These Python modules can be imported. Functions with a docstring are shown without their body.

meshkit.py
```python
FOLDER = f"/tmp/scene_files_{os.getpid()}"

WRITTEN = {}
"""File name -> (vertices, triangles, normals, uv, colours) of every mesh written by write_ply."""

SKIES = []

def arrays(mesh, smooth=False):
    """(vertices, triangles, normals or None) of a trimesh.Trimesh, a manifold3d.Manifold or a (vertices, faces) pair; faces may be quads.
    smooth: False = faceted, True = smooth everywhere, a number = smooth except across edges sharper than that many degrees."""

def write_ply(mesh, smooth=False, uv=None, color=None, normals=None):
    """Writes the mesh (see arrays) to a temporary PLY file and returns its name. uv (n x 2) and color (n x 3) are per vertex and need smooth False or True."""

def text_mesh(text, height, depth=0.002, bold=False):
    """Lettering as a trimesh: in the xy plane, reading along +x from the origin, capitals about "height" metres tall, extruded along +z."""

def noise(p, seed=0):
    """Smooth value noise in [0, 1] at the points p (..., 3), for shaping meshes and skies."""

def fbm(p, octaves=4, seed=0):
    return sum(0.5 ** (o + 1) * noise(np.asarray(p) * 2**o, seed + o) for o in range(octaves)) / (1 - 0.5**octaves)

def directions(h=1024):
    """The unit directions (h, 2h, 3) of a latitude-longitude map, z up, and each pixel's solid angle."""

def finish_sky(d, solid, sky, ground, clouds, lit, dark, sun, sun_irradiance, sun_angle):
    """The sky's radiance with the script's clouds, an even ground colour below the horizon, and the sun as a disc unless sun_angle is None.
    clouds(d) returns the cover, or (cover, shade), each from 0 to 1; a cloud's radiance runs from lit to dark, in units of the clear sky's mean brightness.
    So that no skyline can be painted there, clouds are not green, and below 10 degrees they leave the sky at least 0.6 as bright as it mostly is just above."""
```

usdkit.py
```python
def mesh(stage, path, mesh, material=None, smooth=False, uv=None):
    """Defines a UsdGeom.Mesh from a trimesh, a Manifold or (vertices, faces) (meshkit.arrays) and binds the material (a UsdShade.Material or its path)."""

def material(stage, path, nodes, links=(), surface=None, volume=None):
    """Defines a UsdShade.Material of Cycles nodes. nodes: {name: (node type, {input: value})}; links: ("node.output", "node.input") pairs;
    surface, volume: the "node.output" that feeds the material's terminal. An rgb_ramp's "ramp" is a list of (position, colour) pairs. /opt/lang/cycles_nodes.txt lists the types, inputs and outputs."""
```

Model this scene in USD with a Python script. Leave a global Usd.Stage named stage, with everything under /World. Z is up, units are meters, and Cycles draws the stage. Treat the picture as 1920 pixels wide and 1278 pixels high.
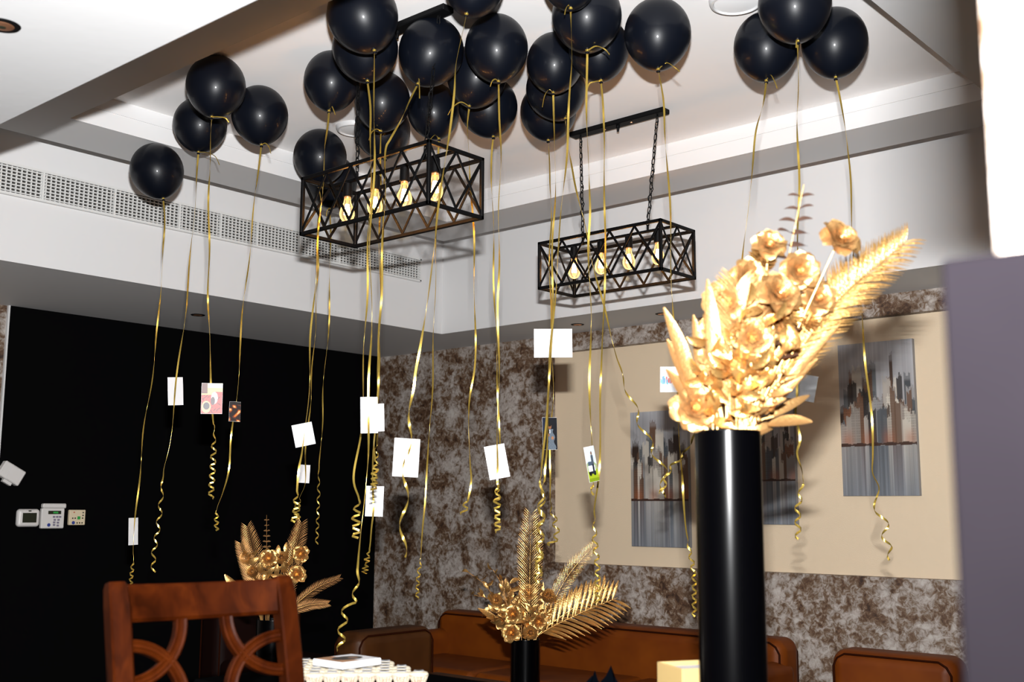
import math
import random
import numpy as np
import trimesh
import usdkit
from pxr import Gf, Sdf, Usd, UsdGeom, UsdLux, UsdShade, Vt

random.seed(7)
RNG = np.random.default_rng(7)
stage = Usd.Stage.CreateInMemory()
UsdGeom.SetStageUpAxis(stage, "Z")
UsdGeom.SetStageMetersPerUnit(stage, 1.0)
UsdGeom.Xform.Define(stage, "/World")
UsdGeom.Scope.Define(stage, "/World/Looks")

# ------------------------------------------------------------------ camera, flash, exposure
CH = 1.45                                   # lens height
YAW, PITCH, ROLL = math.radians(41.206), math.radians(8.485), math.radians(0.231)
FOCAL_PX = 2103.75
FWD = np.array([-math.sin(YAW) * math.cos(PITCH), math.cos(YAW) * math.cos(PITCH), math.sin(PITCH)])
RIGHT = np.array([math.cos(YAW), math.sin(YAW), 0.0])
UP = np.cross(RIGHT, FWD)
RIGHT, UP = math.cos(ROLL) * RIGHT + math.sin(ROLL) * UP, -math.sin(ROLL) * RIGHT + math.cos(ROLL) * UP


def frame_matrix(right, up, back, pos):
    m = np.eye(4)
    m[0, :3], m[1, :3], m[2, :3], m[3, :3] = right, up, back, pos
    return Gf.Matrix4d(*m.ravel().tolist())


cam = UsdGeom.Camera.Define(stage, "/World/camera")
cam.AddTransformOp().Set(frame_matrix(RIGHT, UP, -FWD, (0, 0, CH)))
cam.CreateHorizontalApertureAttr(36.0)
cam.CreateFocalLengthAttr(FOCAL_PX / 1920 * 36.0)
cam.CreateFStopAttr(3.6)
cam.CreateFocusDistanceAttr(5.4)
cam.CreateClippingRangeAttr(Gf.Vec2f(0.05, 200))
cam.CreateExposureAttr(0.0)

# the photographer's flash: a small head held above the lens, tilted up
FLASH_TILT, FLASH_POWER = math.radians(21), 64000.0
f_dir = FWD * math.cos(FLASH_TILT) + UP * math.sin(FLASH_TILT)
f_up = np.cross(RIGHT, f_dir)
flash = UsdLux.RectLight.Define(stage, "/World/flash")
flash.AddTransformOp().Set(frame_matrix(RIGHT, f_up, -f_dir, np.array([-0.010, 0.030, CH + 0.32])))
flash.CreateWidthAttr(0.09)
flash.CreateHeightAttr(0.03)
flash.CreateIntensityAttr(FLASH_POWER)
shape = UsdLux.ShapingAPI.Apply(flash.GetPrim())
shape.CreateShapingConeAngleAttr(62.0)
flash.CreateColorAttr(Gf.Vec3f(0.985, 0.99, 1.0))
FILAMENT = 100.0                            # glow of the lamp filaments

# ------------------------------------------------------------------ helpers
USED, ORIGIN = {}, {}


def numbered(parent, name):
    k = USED.get((parent, name), 0)
    USED[(parent, name)] = k + 1
    return name if k == 0 else f"{name}_{k:03d}"


def mark(prim, label=None, cat=None, group=None, kind=None):
    for k, v in (("label", label), ("category", cat), ("group", group), ("kind", kind)):
        if v:
            prim.SetCustomDataByKey(k, v)
    return prim


def thing(name, label, cat, loc=(0, 0, 0), group=None, kind=None):
    path = "/World/" + numbered("/World", name)
    x = UsdGeom.Xform.Define(stage, path)
    m = Gf.Matrix4d(1.0)
    m.SetTranslate(Gf.Vec3d(*map(float, loc)))
    x.AddTransformOp().Set(m)
    ORIGIN[path] = np.array(loc, float)
    mark(x.GetPrim(), label, cat, group, kind)
    return path


def arr(mesh):
    if hasattr(mesh, "vertices"):
        return np.asarray(mesh.vertices, float), np.asarray(mesh.faces, int)
    return np.asarray(mesh[0], float), np.asarray(mesh[1], int)


def add(parent, name, mesh, mat, smooth=30, label=None, kind=None):
    """One part: the mesh is given in world coordinates and stored relative to the thing's base."""
    path = f"{parent}/{numbered(parent, name)}"
    o = ORIGIN[parent]
    v, f = arr(mesh)
    m = usdkit.mesh(stage, path, (v - o, f), MAT[mat], smooth=smooth)
    ORIGIN[path] = o
    mark(m.GetPrim(), label, None, None, kind)
    return path


def solid(name, mesh, mat, label=None, cat=None, group=None, kind=None, smooth=30):
    """A thing (or a piece of the setting) that is one mesh."""
    path = "/World/" + numbered("/World", name)
    m = usdkit.mesh(stage, path, arr(mesh), MAT[mat], smooth=smooth)
    ORIGIN[path] = np.zeros(3)
    mark(m.GetPrim(), label, cat, group, kind)
    return path


def dup(src, label, matrix=None, loc=None):
    """Another of the same thing: references the first with all its parts."""
    base = src.split("/")[-1]
    path = "/World/" + numbered("/World", base)
    x = UsdGeom.Xform.Define(stage, path)
    x.GetPrim().GetReferences().AddInternalReference(src)
    x.GetPrim().SetInstanceable(True)
    if matrix is None:
        matrix = Gf.Matrix4d(1.0)
        matrix.SetTranslate(Gf.Vec3d(*map(float, loc)))
    x.GetPrim().GetAttribute("xformOp:transform").Set(matrix)
    x.GetPrim().SetCustomDataByKey("label", label)
    return path


def cat_(*ms):
    vs, fs, n = [], [], 0
    for m in ms:
        v, f = arr(m)
        if f.shape[1] == 4:
            f = np.vstack([f[:, [0, 1, 2]], f[:, [0, 2, 3]]])
        vs.append(v)
        fs.append(f + n)
        n += len(v)
    return np.vstack(vs), np.vstack(fs)


def box(x0, x1, y0, y1, z0, z1):
    b = trimesh.creation.box((x1 - x0, y1 - y0, z1 - z0))
    b.apply_translation(((x0 + x1) / 2, (y0 + y1) / 2, (z0 + z1) / 2))
    return b


def bevel(sx, sy, sz, b, center=(0, 0, 0), axes=None):
    """A chamfered block; axes: rows are the directions of its x, y and z sides."""
    p = []
    for i in (-1, 1):
        for j in (-1, 1):
            for k in (-1, 1):
                for d in range(3):
                    q = np.array([i * sx / 2, j * sy / 2, k * sz / 2])
                    s = np.array([i, j, k]) * b
                    s[d] = 0
                    p.append(q - s)
    m = trimesh.Trimesh(np.array(p)).convex_hull
    v = np.asarray(m.vertices)
    if axes is not None:
        v = v @ np.asarray(axes, float)
    return v + np.asarray(center, float), np.asarray(m.faces)


def rounded(sx, sy, sz, r, center=(0, 0, 0), axes=None, sub=2):
    s = np.asarray(trimesh.creation.icosphere(sub, r).vertices)
    p = np.vstack([s + np.array([i * (sx / 2 - r), j * (sy / 2 - r), k * (sz / 2 - r)]) for i in (-1, 1) for j in (-1, 1) for k in (-1, 1)])
    m = trimesh.Trimesh(p).convex_hull
    v = np.asarray(m.vertices)
    if axes is not None:
        v = v @ np.asarray(axes, float)
    return v + np.asarray(center, float), np.asarray(m.faces)


def unit(v):
    v = np.asarray(v, float)
    return v / (np.linalg.norm(v) + 1e-12)


def perp(d):
    a = unit(np.cross(d, (0, 0, 1) if abs(d[2]) < 0.9 else (1, 0, 0)))
    return a, np.cross(d, a)


def bar(a, b, w, h=None, up=None):
    """A square bar from a to b."""
    a, b = np.asarray(a, float), np.asarray(b, float)
    d = unit(b - a)
    if up is None:
        u, v = perp(d)
    else:
        u = unit(np.cross(d, up))
        v = np.cross(u, d)
    h = h or w
    return bevel(np.linalg.norm(b - a), w, h, min(w, h) * 0.12, (a + b) / 2, (d, u, v))


def tube(p, r, sides=8, caps=True):
    p = np.asarray(p, float)
    t = np.gradient(p, axis=0)
    t /= np.linalg.norm(t, axis=1, keepdims=True) + 1e-12
    a, _ = perp(t[0])
    frames = []
    for k in t:
        a = unit(a - k * (a @ k))
        frames.append((a, np.cross(k, a)))
    ang = np.arange(sides) * 2 * np.pi / sides
    rr = np.broadcast_to(r, (len(p),))
    v = np.vstack([p[i] + rr[i] * (np.cos(ang)[:, None] * fr[0] + np.sin(ang)[:, None] * fr[1]) for i, fr in enumerate(frames)])
    f = []
    for i in range(len(p) - 1):
        for j in range(sides):
            a0, b0 = i * sides + j, i * sides + (j + 1) % sides
            f += [(a0, b0, b0 + sides), (a0, b0 + sides, a0 + sides)]
    if caps:
        n = len(p) - 1
        for j in range(1, sides - 1):
            f += [(0, j + 1, j), (n * sides, n * sides + j, n * sides + j + 1)]
    return v, np.array(f)


def lathe(profile, n=32, at=(0, 0, 0), axis=(0, 0, 1)):
    """profile: (radius, height) from the bottom up, turned about the axis through at."""
    prof = np.asarray(profile, float)
    ax = unit(axis)
    u, w = perp(ax)
    ang = np.arange(n) * 2 * np.pi / n
    v = np.vstack([np.asarray(at) + z * ax + max(r, 1e-5) * (np.cos(ang)[:, None] * u + np.sin(ang)[:, None] * w) for r, z in prof])
    f = []
    for i in range(len(prof) - 1):
        for j in range(n):
            a, b = i * n + j, i * n + (j + 1) % n
            f += [(a, b, b + n), (a, b + n, a + n)]
    v, f = np.array(v), np.array(f)
    if np.cross(u, w) @ ax < 0:
        f = f[:, ::-1]
    return v, f


def sweep(path, u, v, prof, caps=True):
    """The closed profile (list of (a, b)) carried along the path with sides u and v per point."""
    prof = np.asarray(prof, float)
    k = len(prof)
    V = np.vstack([p + prof[:, :1] * a + prof[:, 1:] * b for p, a, b in zip(path, u, v)])
    f = []
    for i in range(len(path) - 1):
        for j in range(k):
            a, b = i * k + j, i * k + (j + 1) % k
            f += [(a, b, b + k), (a, b + k, a + k)]
    if caps:
        n = (len(path) - 1) * k
        for j in range(1, k - 1):
            f += [(0, j + 1, j), (n, n + j, n + j + 1)]
    m = trimesh.Trimesh(V, np.array(f), process=False)
    trimesh.repair.fix_normals(m)
    return m


def spline(pts, n):
    """Catmull-Rom through the points, n samples evenly by length."""
    p = np.asarray(pts, float)
    q = np.vstack([2 * p[0] - p[1], p, 2 * p[-1] - p[-2]])
    out = []
    for i in range(1, len(q) - 2):
        t = np.linspace(0, 1, 16, endpoint=False)[:, None]
        a, b, c, d = q[i - 1], q[i], q[i + 1], q[i + 2]
        out.append(0.5 * (2 * b + (c - a) * t + (2 * a - 5 * b + 4 * c - d) * t**2 + (3 * b - a - 3 * c + d) * t**3))
    out = np.vstack(out + [p[-1:]])
    s = np.concatenate([[0], np.cumsum(np.linalg.norm(np.diff(out, axis=0), axis=1))])
    x = np.linspace(0, s[-1], n)
    return np.stack([np.interp(x, s, out[:, k]) for k in range(3)], 1)


def arrow_matrix(z, at, scale):
    """Places a unit thing whose z axis shall point along z."""
    z = unit(z)
    u, w = perp(z)
    if np.cross(u, w) @ z < 0:
        w = -w
    return frame_matrix(u * scale[0], w * scale[0], z * scale[1], at)


def painted(parent, name, corner, wv, hv, nx, ny, color, mat="print", label=None):
    """A flat print: a fine sheet whose colours (linear) come from color(U, V) as a mesh attribute."""
    path = f"{parent}/{numbered(parent, name)}"
    U, V = np.meshgrid(np.linspace(0, 1, nx + 1), np.linspace(0, 1, ny + 1))
    pts = np.asarray(corner) + U[..., None] * np.asarray(wv) + V[..., None] * np.asarray(hv) - ORIGIN[parent]
    col = np.clip(color(U, V), 0, 1).reshape(-1, 3)
    i, j = np.meshgrid(np.arange(nx), np.arange(ny))
    a = (j * (nx + 1) + i).ravel()
    f = np.stack([a, a + 1, a + nx + 2, a + nx + 1], 1)
    m = UsdGeom.Mesh.Define(stage, path)
    m.CreatePointsAttr(Vt.Vec3fArray.FromNumpy(pts.reshape(-1, 3).astype(np.float32)))
    m.CreateFaceVertexCountsAttr(Vt.IntArray.FromNumpy(np.full(len(f), 4, np.int32)))
    m.CreateFaceVertexIndicesAttr(Vt.IntArray.FromNumpy(f.astype(np.int32).ravel()))
    m.CreateSubdivisionSchemeAttr("none")
    UsdGeom.PrimvarsAPI(m).CreatePrimvar("paint", Sdf.ValueTypeNames.Color3fArray, "vertex").Set(Vt.Vec3fArray.FromNumpy(col.astype(np.float32)))
    UsdShade.MaterialBindingAPI.Apply(m.GetPrim()).Bind(MAT[mat])
    ORIGIN[path] = ORIGIN[parent]
    if label:
        m.GetPrim().SetCustomDataByKey("label", label)
    return path


def lin(*c):
    c = np.asarray(c, float) / 255
    return np.where(c <= 0.04045, c / 12.92, ((c + 0.055) / 1.055) ** 2.4)


# ------------------------------------------------------------------ materials
MAT = {}


def plain(name, color, rough=0.5, metal=0.0, bump=0.0, scale=60, **kw):
    n = {"p": ("principled_bsdf", {"base_color": color, "roughness": rough, "metallic": metal, **kw})}
    l = []
    if bump:
        n["g"] = ("geometry", {})
        n["n"] = ("noise_texture", {"scale": scale, "detail": 3})
        n["b"] = ("bump", {"strength": bump, "distance": 0.01})
        l = [("g.position", "n.vector"), ("n.fac", "b.height"), ("b.normal", "p.normal")]
    MAT[name] = usdkit.material(stage, f"/World/Looks/{name}", n, l, surface="p.BSDF")


def noisy(name, stops, scale, detail=4, distortion=0.0, stretch=(1, 1, 1), rough=0.6, bump=0.0, metal=0.0, roughness=0.55, **kw):
    n = {"g": ("geometry", {}), "m": ("mapping", {"scale": stretch}), "n": ("noise_texture", {"scale": scale, "detail": detail, "distortion": distortion, "roughness": roughness}),
         "r": ("rgb_ramp", {"ramp": stops}), "p": ("principled_bsdf", {"roughness": rough, "metallic": metal, **kw})}
    l = [("g.position", "m.vector"), ("m.vector", "n.vector"), ("n.fac", "r.fac"), ("r.color", "p.base_color")]
    if bump:
        n["b"] = ("bump", {"strength": bump, "distance": 0.01})
        l += [("n.fac", "b.height"), ("b.normal", "p.normal")]
    MAT[name] = usdkit.material(stage, f"/World/Looks/{name}", n, l, surface="p.BSDF")


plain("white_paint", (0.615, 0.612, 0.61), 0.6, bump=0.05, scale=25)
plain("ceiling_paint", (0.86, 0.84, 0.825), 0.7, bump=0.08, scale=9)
plain("dark_wall", (0.10, 0.07, 0.05), 0.7)
plain("cream_paint", (0.65, 0.52, 0.365), 0.6, bump=0.12, scale=180)
plain("black_panel", (0.0012, 0.0012, 0.0014), 0.95, specular_ior_level=0.05)
noisy("floor_tile", [(0.3, (0.025, 0.020, 0.017)), (0.7, (0.045, 0.036, 0.03))], 4, rough=0.4)
# marbled wallpaper: swirled light and brown patches with dark veins
MAT["wallpaper"] = usdkit.material(stage, "/World/Looks/wallpaper", {
    "g": ("geometry", {}),
    "a": ("noise_texture", {"scale": 6.5, "detail": 4, "roughness": 0.6, "distortion": 0.7}),
    "b": ("noise_texture", {"scale": 27, "detail": 5, "roughness": 0.7, "distortion": 0.8}),
    "c": ("mix_float", {"fac": 0.5}),
    "r": ("rgb_ramp", {"ramp": [(0.37, (0.030, 0.014, 0.008)), (0.43, (0.085, 0.042, 0.021)), (0.475, (0.145, 0.092, 0.056)), (0.51, (0.225, 0.185, 0.155)), (0.56, (0.34, 0.295, 0.262)), (0.64, (0.44, 0.405, 0.37))]}),
    "bp": ("bump", {"strength": 0.25, "distance": 0.004}),
    "p": ("principled_bsdf", {"roughness": 0.55})},
    [("g.position", "a.vector"), ("g.position", "b.vector"), ("a.fac", "c.a"), ("b.fac", "c.b"), ("c.result", "r.fac"), ("r.color", "p.base_color"), ("c.result", "bp.height"), ("bp.normal", "p.normal")], surface="p.BSDF")
MAT["print"] = usdkit.material(stage, "/World/Looks/print", {"a": ("attribute", {"attribute": "paint"}), "p": ("principled_bsdf", {"roughness": 0.45})}, [("a.color", "p.base_color")], surface="p.BSDF")
MAT["canvas"] = usdkit.material(stage, "/World/Looks/canvas", {"a": ("attribute", {"attribute": "paint"}), "g": ("geometry", {}), "n": ("noise_texture", {"scale": 220, "detail": 2}), "b": ("bump", {"strength": 0.15, "distance": 0.003}), "p": ("principled_bsdf", {"roughness": 0.5})},
                                [("a.color", "p.base_color"), ("g.position", "n.vector"), ("n.fac", "b.height"), ("b.normal", "p.normal")], surface="p.BSDF")
plain("canvas_edge", (0.25, 0.25, 0.26), 0.6)
plain("tissue", (0.40, 0.39, 0.40), 0.6)
plain("card", (0.60, 0.60, 0.61), 0.5)
plain("latex", (0.0020, 0.0029, 0.0056), 0.38, specular_ior_level=0.15, coat_weight=0.11, coat_roughness=0.08)
plain("black_metal", (0.0025, 0.0025, 0.0028), 0.45, specular_ior_level=0.12)
plain("canopy_metal", (0.003, 0.003, 0.0033), 0.5, specular_ior_level=0.08)
plain("copper", (0.75, 0.36, 0.20), 0.35, 0.9)
plain("ribbon_gold", (0.55, 0.38, 0.075), 0.27, 0.75)
plain("grille_white", (0.60, 0.60, 0.585), 0.45)
plain("dark_void", (0.03, 0.028, 0.025), 0.8)
plain("lamp_diffuser", (0.82, 0.82, 0.82), 0.4)
plain("lamp_rim", (0.5, 0.5, 0.5), 0.35)
plain("gold", (0.60, 0.34, 0.11), 0.33, 0.85, bump=0.25, scale=140)
plain("leaf_brown", (0.09, 0.040, 0.022), 0.5, 0.2)
plain("gold_pale", (0.50, 0.28, 0.105), 0.40, 0.8, bump=0.2, scale=140)
plain("gold_brown", (0.42, 0.22, 0.08), 0.42, 0.75, bump=0.2, scale=200)
plain("black_glaze", (0.0004, 0.0004, 0.0006), 0.20, specular_ior_level=0.15)
noisy("cherry_wood", [(0.25, (0.004, 0.0007, 0.0001)), (0.5, (0.018, 0.0030, 0.0004)), (0.75, (0.036, 0.0066, 0.0007))], 14, 6, 0.8, (1, 1, 0.6), rough=0.4, bump=0.05, specular_ior_level=0.035)
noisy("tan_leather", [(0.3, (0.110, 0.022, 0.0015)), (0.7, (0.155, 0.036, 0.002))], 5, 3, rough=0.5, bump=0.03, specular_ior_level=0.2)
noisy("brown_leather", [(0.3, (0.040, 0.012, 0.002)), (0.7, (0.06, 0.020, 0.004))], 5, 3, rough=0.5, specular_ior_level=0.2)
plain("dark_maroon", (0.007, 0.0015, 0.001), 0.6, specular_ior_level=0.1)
plain("piping", (0.020, 0.004, 0.001), 0.7, specular_ior_level=0.03)
plain("black_table", (0.0015, 0.0015, 0.0016), 0.9, specular_ior_level=0.0)
plain("device_white", (0.60, 0.58, 0.56), 0.4)
plain("device_cream", (0.62, 0.52, 0.36), 0.4)
plain("screen_dark", (0.015, 0.018, 0.010), 0.3)
plain("key_grey", (0.18, 0.16, 0.22), 0.5)
plain("key_green", (0.02, 0.30, 0.05), 0.4)
plain("emblem_blue", (0.02, 0.04, 0.22), 0.4)
plain("key_red", (0.45, 0.10, 0.06), 0.4)
plain("cream_box", (0.36, 0.25, 0.10), 0.5)
plain("black_cloth", (0.0008, 0.0012, 0.002), 1.0, specular_ior_level=0.0)
noisy("mauve_panel", [(0.3, (0.0023, 0.0018, 0.0025)), (0.7, (0.0033, 0.0026, 0.0034))], 3, rough=0.8, specular_ior_level=0.02)
noisy("speckled_paper", [(0.35, (0.25, 0.14, 0.10)), (0.45, (0.40, 0.32, 0.23)), (0.8, (0.56, 0.50, 0.40))], 260, 2, rough=0.6)
plain("frosting", (0.50, 0.44, 0.33), 0.6, bump=0.4, scale=300)
plain("stem_gold", (0.55, 0.30, 0.10), 0.45, 0.7)
MAT["bulb_glass"] = usdkit.material(stage, "/World/Looks/bulb_glass", {
    "e": ("emission", {"color": (1.0, 0.70, 0.34), "strength": 0.32}), "ad": ("add_closure", {}), "f": ("fresnel", {"IOR": 1.35}), "t": ("transparent_bsdf", {"color": (1.0, 0.90, 0.70)}), "g": ("glossy_bsdf", {"color": (1, 0.95, 0.85), "roughness": 0.02}), "m": ("mix_closure", {})},
    [("f.fac", "m.fac"), ("t.BSDF", "m.closure1"), ("g.BSDF", "m.closure2"), ("m.closure", "ad.closure1"), ("e.emission", "ad.closure2")], surface="ad.closure")
MAT["filament"] = usdkit.material(stage, "/World/Looks/filament", {"e": ("emission", {"color": (1.0, 0.46, 0.13), "strength": FILAMENT})}, surface="e.emission")

# ------------------------------------------------------------------ the room
XL, YR, XE, YF = -7.061, 6.382, 4.5, -5.0          # left and back wall, right and front wall
ZS, ZU, ZC = 2.715, 3.290, 3.446                   # soffit, floating frame, tray ceiling
TX0, TX1, TY0, TY1 = -5.756, -0.800, 1.584, 5.790  # opening of the soffit
IX0, IX1, IY0, IY1 = -4.997, -1.565, 2.486, 5.060  # inner opening of the floating frame
OX0, OX1, OY0, OY1 = -5.393, -1.163, 2.03, 5.428    # its outer edge


def ring(ox0, ox1, oy0, oy1, ix0, ix1, iy0, iy1, z0, z1):
    return cat_(box(ox0, ix0, oy0, oy1, z0, z1), box(ix1, ox1, oy0, oy1, z0, z1), box(ix0, ix1, oy0, iy0, z0, z1), box(ix0, ix1, iy1, oy1, z0, z1))


solid("floor", box(XL - 0.2, XE + 0.2, YF - 0.2, YR + 0.3, -0.1, 0.0), "floor_tile", kind="structure")
solid("ceiling", box(TX0 - 0.1, TX1 + 0.1, TY0 - 0.1, TY1 + 0.1, ZC, ZC + 0.1), "ceiling_paint", kind="structure")
solid("ceiling_soffit", ring(XL - 0.2, XE + 0.2, YF - 0.2, YR + 0.3, TX0, TX1, TY0, TY1, ZS, ZC + 0.1), "white_paint", kind="structure")
solid("trim_1", ring(OX0, OX1, OY0, OY1, IX0, IX1, IY0, IY1, ZU, ZC), "white_paint", kind="structure")
solid("trim_2", ring(IX0, IX1, IY0, IY1, IX0 + 0.004, IX1 - 0.004, IY0 + 0.004, IY1 - 0.004, ZU + 0.085, ZC), "white_paint", kind="structure")
solid("wall_left", box(XL - 0.2, XL, YF, YR, 0, ZS), "wallpaper", kind="structure")
solid("wall_right", box(XE, XE + 0.2, YF, YR, 0, ZS), "dark_wall", kind="structure")
solid("wall_front", box(XL, XE, YF - 0.2, YF, 0, ZS), "dark_wall", kind="structure")
NX0, NX1, NZ0, NZ1 = -5.222, -1.2, 1.066, 2.588    # the cream niche in the back wall
YB = YR + 0.07
solid("wall_back", cat_(box(XL, NX0, YR, YR + 0.3, 0, ZS), box(NX1, XE, YR, YR + 0.3, 0, ZS), box(NX0, NX1, YR, YR + 0.3, 0, NZ0), box(NX0, NX1, YR, YR + 0.3, NZ1, ZS)), "wallpaper", kind="structure")
solid("trim_3", box(NX0, NX1, YB, YB + 0.2, NZ0, NZ1), "cream_paint", kind="structure")
wp = solid("wall_panel", box(XL, XL + 0.02, 3.19, 6.335, 0.0, ZS), "black_panel", "large matte black panel covering the left wall up to the corner", "wall panel")
solid("trim_4", box(XL, XL + 0.022, 3.178, 3.19, 0.0, ZS), "white_paint", kind="structure")

# pillar at the right, close to the camera, clad low down
solid("pillar", cat_(bevel(1.0, 0.42, 1.91, 0.004, (0.247, 1.014, 0.955)), bevel(1.05, 0.42, ZS - 1.91, 0.004, (0.222, 1.014, (ZS + 1.91) / 2))), "wallpaper", kind="structure")
solid("cladding_panel", bevel(1.05, 0.020, 1.625, 0.003, (0.241, 0.793, 1.625 / 2)), "mauve_panel", "dim mauve cladding panel on the lower part of the near pillar", "panel")

# ------------------------------------------------------------------ air grille in the tray's left face
g = thing("air_grille", "long white bar air grille in the left face of the ceiling tray", "air grille", (TX0, 4.0, 3.15))
gy0, gy1, gz0, gz1 = 2.0, 5.552, 3.068, 3.233
add(g, "backing", box(TX0, TX0 + 0.003, gy0, gy1, gz0, gz1), "dark_void")
for nm, b in (("frame_rail", box(TX0, TX0 + 0.022, gy0, gy1, gz0 - 0.004, gz0 + 0.010)), ("frame_rail", box(TX0, TX0 + 0.022, gy0, gy1, gz1 - 0.010, gz1 + 0.004)), ("frame_end", box(TX0, TX0 + 0.022, gy1 - 0.012, gy1, gz0, gz1))):
    add(g, nm, b, "grille_white")
muls = [2.31, 2.73, 3.147, 3.563, 3.85, 4.12, 4.456, 4.79, 5.146]
for y in muls:
    add(g, "mullion", box(TX0 + 0.002, TX0 + 0.021, y - 0.006, y + 0.006, gz0, gz1), "grille_white")
ys = [gy0] + muls + [gy1]
for a, b in zip(ys[:-1], ys[1:]):
    for k in range(8):
        z = gz0 + (k + 1) * (gz1 - gz0) / 9
        add(g, "slat", bevel(0.009, b - a - 0.012, 0.0065, 0.001, (TX0 + 0.0155, (a + b) / 2, z)), "grille_white", smooth=False)
fins = [box(TX0 + 0.003, TX0 + 0.012, y - 0.0035, y + 0.0035, gz0, gz1) for y in np.arange(gy0 + 0.02, gy1, 0.027)]
add(g, "fin", cat_(*fins), "grille_white", smooth=False, kind="stuff")

# ------------------------------------------------------------------ recessed downlights and round ceiling lights
dl = None
for x, y, lab in ((-6.42, 4.159, "recessed downlight with copper inside in the soffit above the black panel"), (-4.723, 6.084, "recessed downlight in the soffit just above the blank landscape card"),
                  (-4.032, 6.099, "recessed downlight in the soffit below the far lamp's right end"), (-2.618, 6.117, "recessed downlight in the soffit behind the gold feather plume"),
                  (-2.885, 1.232, "recessed downlight at the left edge of the picture in the near white soffit")):
    if dl is None:
        dl = thing("downlight", lab, "downlight", (x, y, ZS), group="recessed downlights")
        add(dl, "rim", lathe([(0.029, -0.0005), (0.031, -0.0035), (0.044, -0.003), (0.047, 0.0)], 32, (x, y, ZS)), "black_metal")
        add(dl, "reflector", lathe([(0.0005, -0.0068), (0.018, -0.0064), (0.029, -0.0040), (0.031, -0.002)], 32, (x, y, ZS)), "copper", label="copper coloured reflector")
        add(dl, "lens", lathe([(0.0005, -0.0078), (0.009, -0.0075), (0.011, -0.0060)], 24, (x, y, ZS)), "screen_dark")
    else:
        dup(dl, lab, loc=(x, y, ZS))
cl = thing("ceiling_light", "round flat ceiling light beside the left balloon of the right hand trio", "ceiling light", (-2.098, 3.735, ZC), group="round ceiling lights")
add(cl, "rim", lathe([(0.086, -0.016), (0.092, -0.024), (0.100, -0.022), (0.106, -0.012), (0.108, 0.0)], 48, (-2.098, 3.735, ZC)), "lamp_rim")
add(cl, "diffuser", lathe([(0.0005, -0.021), (0.06, -0.021), (0.089, -0.017)], 48, (-2.098, 3.735, ZC)), "lamp_diffuser")
dup(cl, "round flat ceiling light partly hidden behind the near lamp's left chain", loc=(-4.392, 3.755, ZC))

# ------------------------------------------------------------------ the two cage pendants
PX, PY, PZ = -3.325, 3.030, 2.836                  # centre of the cage's top
PL, PW, PH, BT = 0.758, 0.296, 0.254, 0.0150
lamp = thing("pendant_lamp", "near black cage pendant lamp with four glowing bulbs, balloons crowding around it", "pendant lamp", (PX, PY, PZ), group="black cage pendant lamps")
xs, yh = (PX - PL / 2, PX + PL / 2), (PY - PW / 2, PY + PW / 2)
zt, zb = PZ, PZ - PH
for z in (zt - BT / 2, zb + BT / 2):
    for y in yh:
        add(lamp, "cage_bar", bar((xs[0] - BT / 2, y, z), (xs[1] + BT / 2, y, z), BT), "black_metal", smooth=False)
    for x in xs:
        add(lamp, "cage_bar", bar((x, yh[0], z), (x, yh[1], z), BT), "black_metal", smooth=False)
for x in xs:
    for y in yh:
        add(lamp, "cage_bar", bar((x, y, zb), (x, y, zt), BT), "black_metal", smooth=False)
add(lamp, "centre_bar", bar((xs[0], PY, zt - BT / 2), (xs[1], PY, zt - BT / 2), 0.016, 0.012), "black_metal", smooth=False)
z0, z1 = zb + BT, zt - BT
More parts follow.
